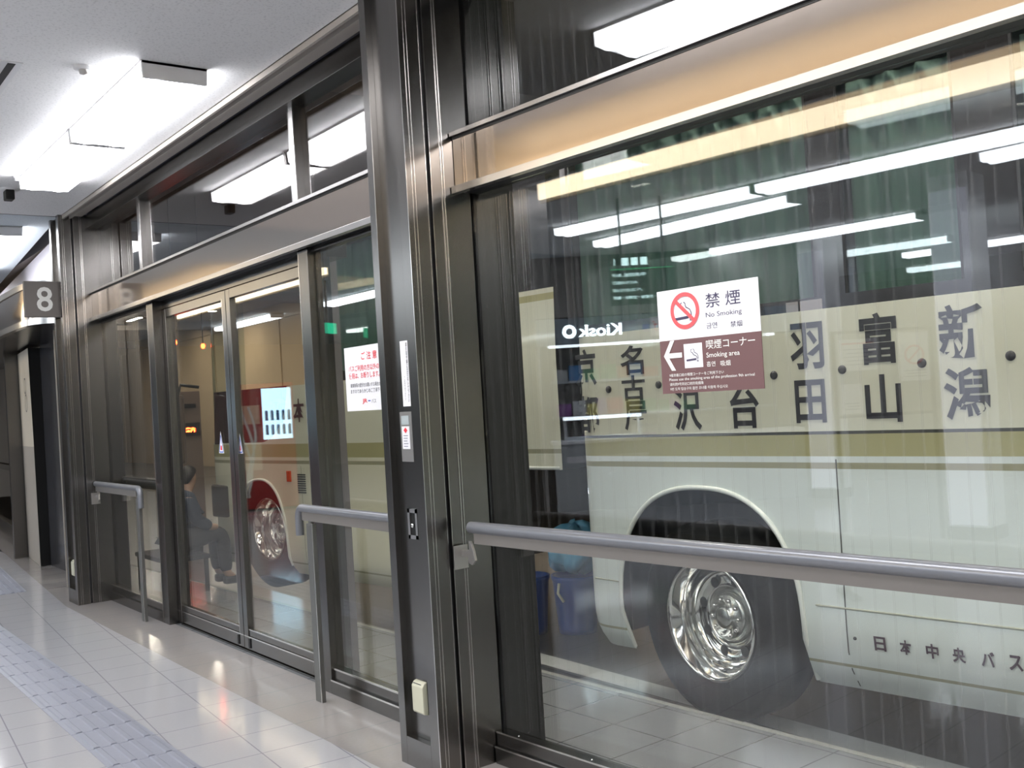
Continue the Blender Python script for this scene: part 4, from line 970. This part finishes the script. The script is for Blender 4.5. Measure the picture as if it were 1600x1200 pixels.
# free-standing notice board in the hall
fb = Matrix.Translation((-1.138, 3.865, 0)) @ Matrix.Rotation(R(223.9), 4, 'Z')
t = thing('notice_stand', 'clear stand holding three paper notices in the hall, a faint reflection over the coach', 'stand', fb, (.3, 0, 0))
for q in (-.03, .64): box(q-.012, q+.012, -.03, -.01, 0, 1.82).build('upright', STEELD, t)
for q in (-.03, .64): box(q-.03, q+.03, -.2, .16, 0, .03).build('foot', STEELD, t)
box(-.03, .64, -.024, -.016, 1.80, 1.82).build('crossbar', STEELD, t); box(-.03, .64, -.024, -.016, 1.22, 1.24).build('crossbar', STEELD, t)
box(-.02, .63, -.008, -.004, 1.23, 1.81).build('backing', GLB, t)
for nm, u0, u1, z0_, z1_ in (('wide_sheet', 0, .26, 1.543, 1.759), ('tall_sheet', .415, .615, 1.452, 1.785), ('small_sheet', 0, .14, 1.25, 1.453)):
    sh = box(u0, u1, 0, .003, z0_, z1_).build(nm, PAPER, t)
    mm = MB()
    for k in range(5):
        zz = z1_-.07-.026*k if nm == 'wide_sheet' else z0_+.07-.02*k
        if nm != 'wide_sheet' and k > 2: break
        stroke([(-(u1-u0)*.38, 0), ((u1-u0)*.38-.02*(k % 2), 0)], .006, ((u0+u1)/2, .003, zz), (-1, 0, 0), (0, 0, 1), mb=mm)
    mm.build('printed_lines', MATS['grey_print'], sh)
    if nm == 'tall_sheet':
        ring(((u0+u1)/2, .003, 1.63), (-1, 0, 0), (0, 0, 1), .055, .068, t=.001).build('red_ring', SIGNR, sh)
        stroke([(-.042, .042), (.042, -.042)], .012, ((u0+u1)/2, .003, 1.63), (-1, 0, 0), (0, 0, 1)).build('red_slash', SIGNR, sh)
    if nm == 'wide_sheet': stroke([(-.11, 0), (.11, 0)], .012, ((u0+u1)/2, .003, z1_-.03), (-1, 0, 0), (0, 0, 1)).build('red_heading', REDI, sh)

# vending machine: front turned to the doors
fv = Matrix.Translation((-1.03, 15.28, 0)) @ Matrix.Rotation(R(23), 4, 'Z')
t = thing('vending_machine', 'red drinks vending machine with a bright window, seen mirrored in the sliding doors', 'vending machine', fv, (0, 0, 0))
box(-.9, .02, 0, .75, 0.02, 1.95).build('cabinet', VRED, t, bevel=.01)
box(-.86, -.42, -.012, 0, 1.08, 1.87).build('lit_window', VLIT, t)
m = MB()
for r_ in range(2):
    for k in range(5): m.lathe([(0, .025), (.14, .025), (.16, .012), (.16, 0)], (-.82+.085*k, -.03, 1.15+.22*r_), (0, 0, 1), 12)
m.build('bottle_display', pm[1], t)
box(-.38, .0, -.01, 0, 1.33, 1.62).build('cream_panel', VWHT, t); box(-.38, .0, -.01, 0, .62, 1.05).build('cream_panel', VWHT, t)
m = MB()
for q in range(3):
    stroke([(-.22+.08*math.sin(z*4+q*1.1)+.04*q, z) for z in [i*.1+.2 for i in range(15)]], .035, (0, -.012, 0), (1, 0, 0), (0, 0, 1), mb=m)
m.build('white_ribbon', VRIB, t)
t = thing('exit_sign', 'small green lit exit sign hanging in the hall, a green blur in the glass', 'sign', Matrix.Translation((-1.48, 12.64, 0)) @ Matrix.Rotation(R(-30), 4, 'Z'), (0, 0, 2.5))
box(-.18, .18, 0, .05, 2.52, 2.66).build('lit_panel', EXITG, t)
MB().box(-.01, .01, .01, .03, 2.66, CZ).build('hanger', STEELD, t)
bpy.context.view_layer.update()
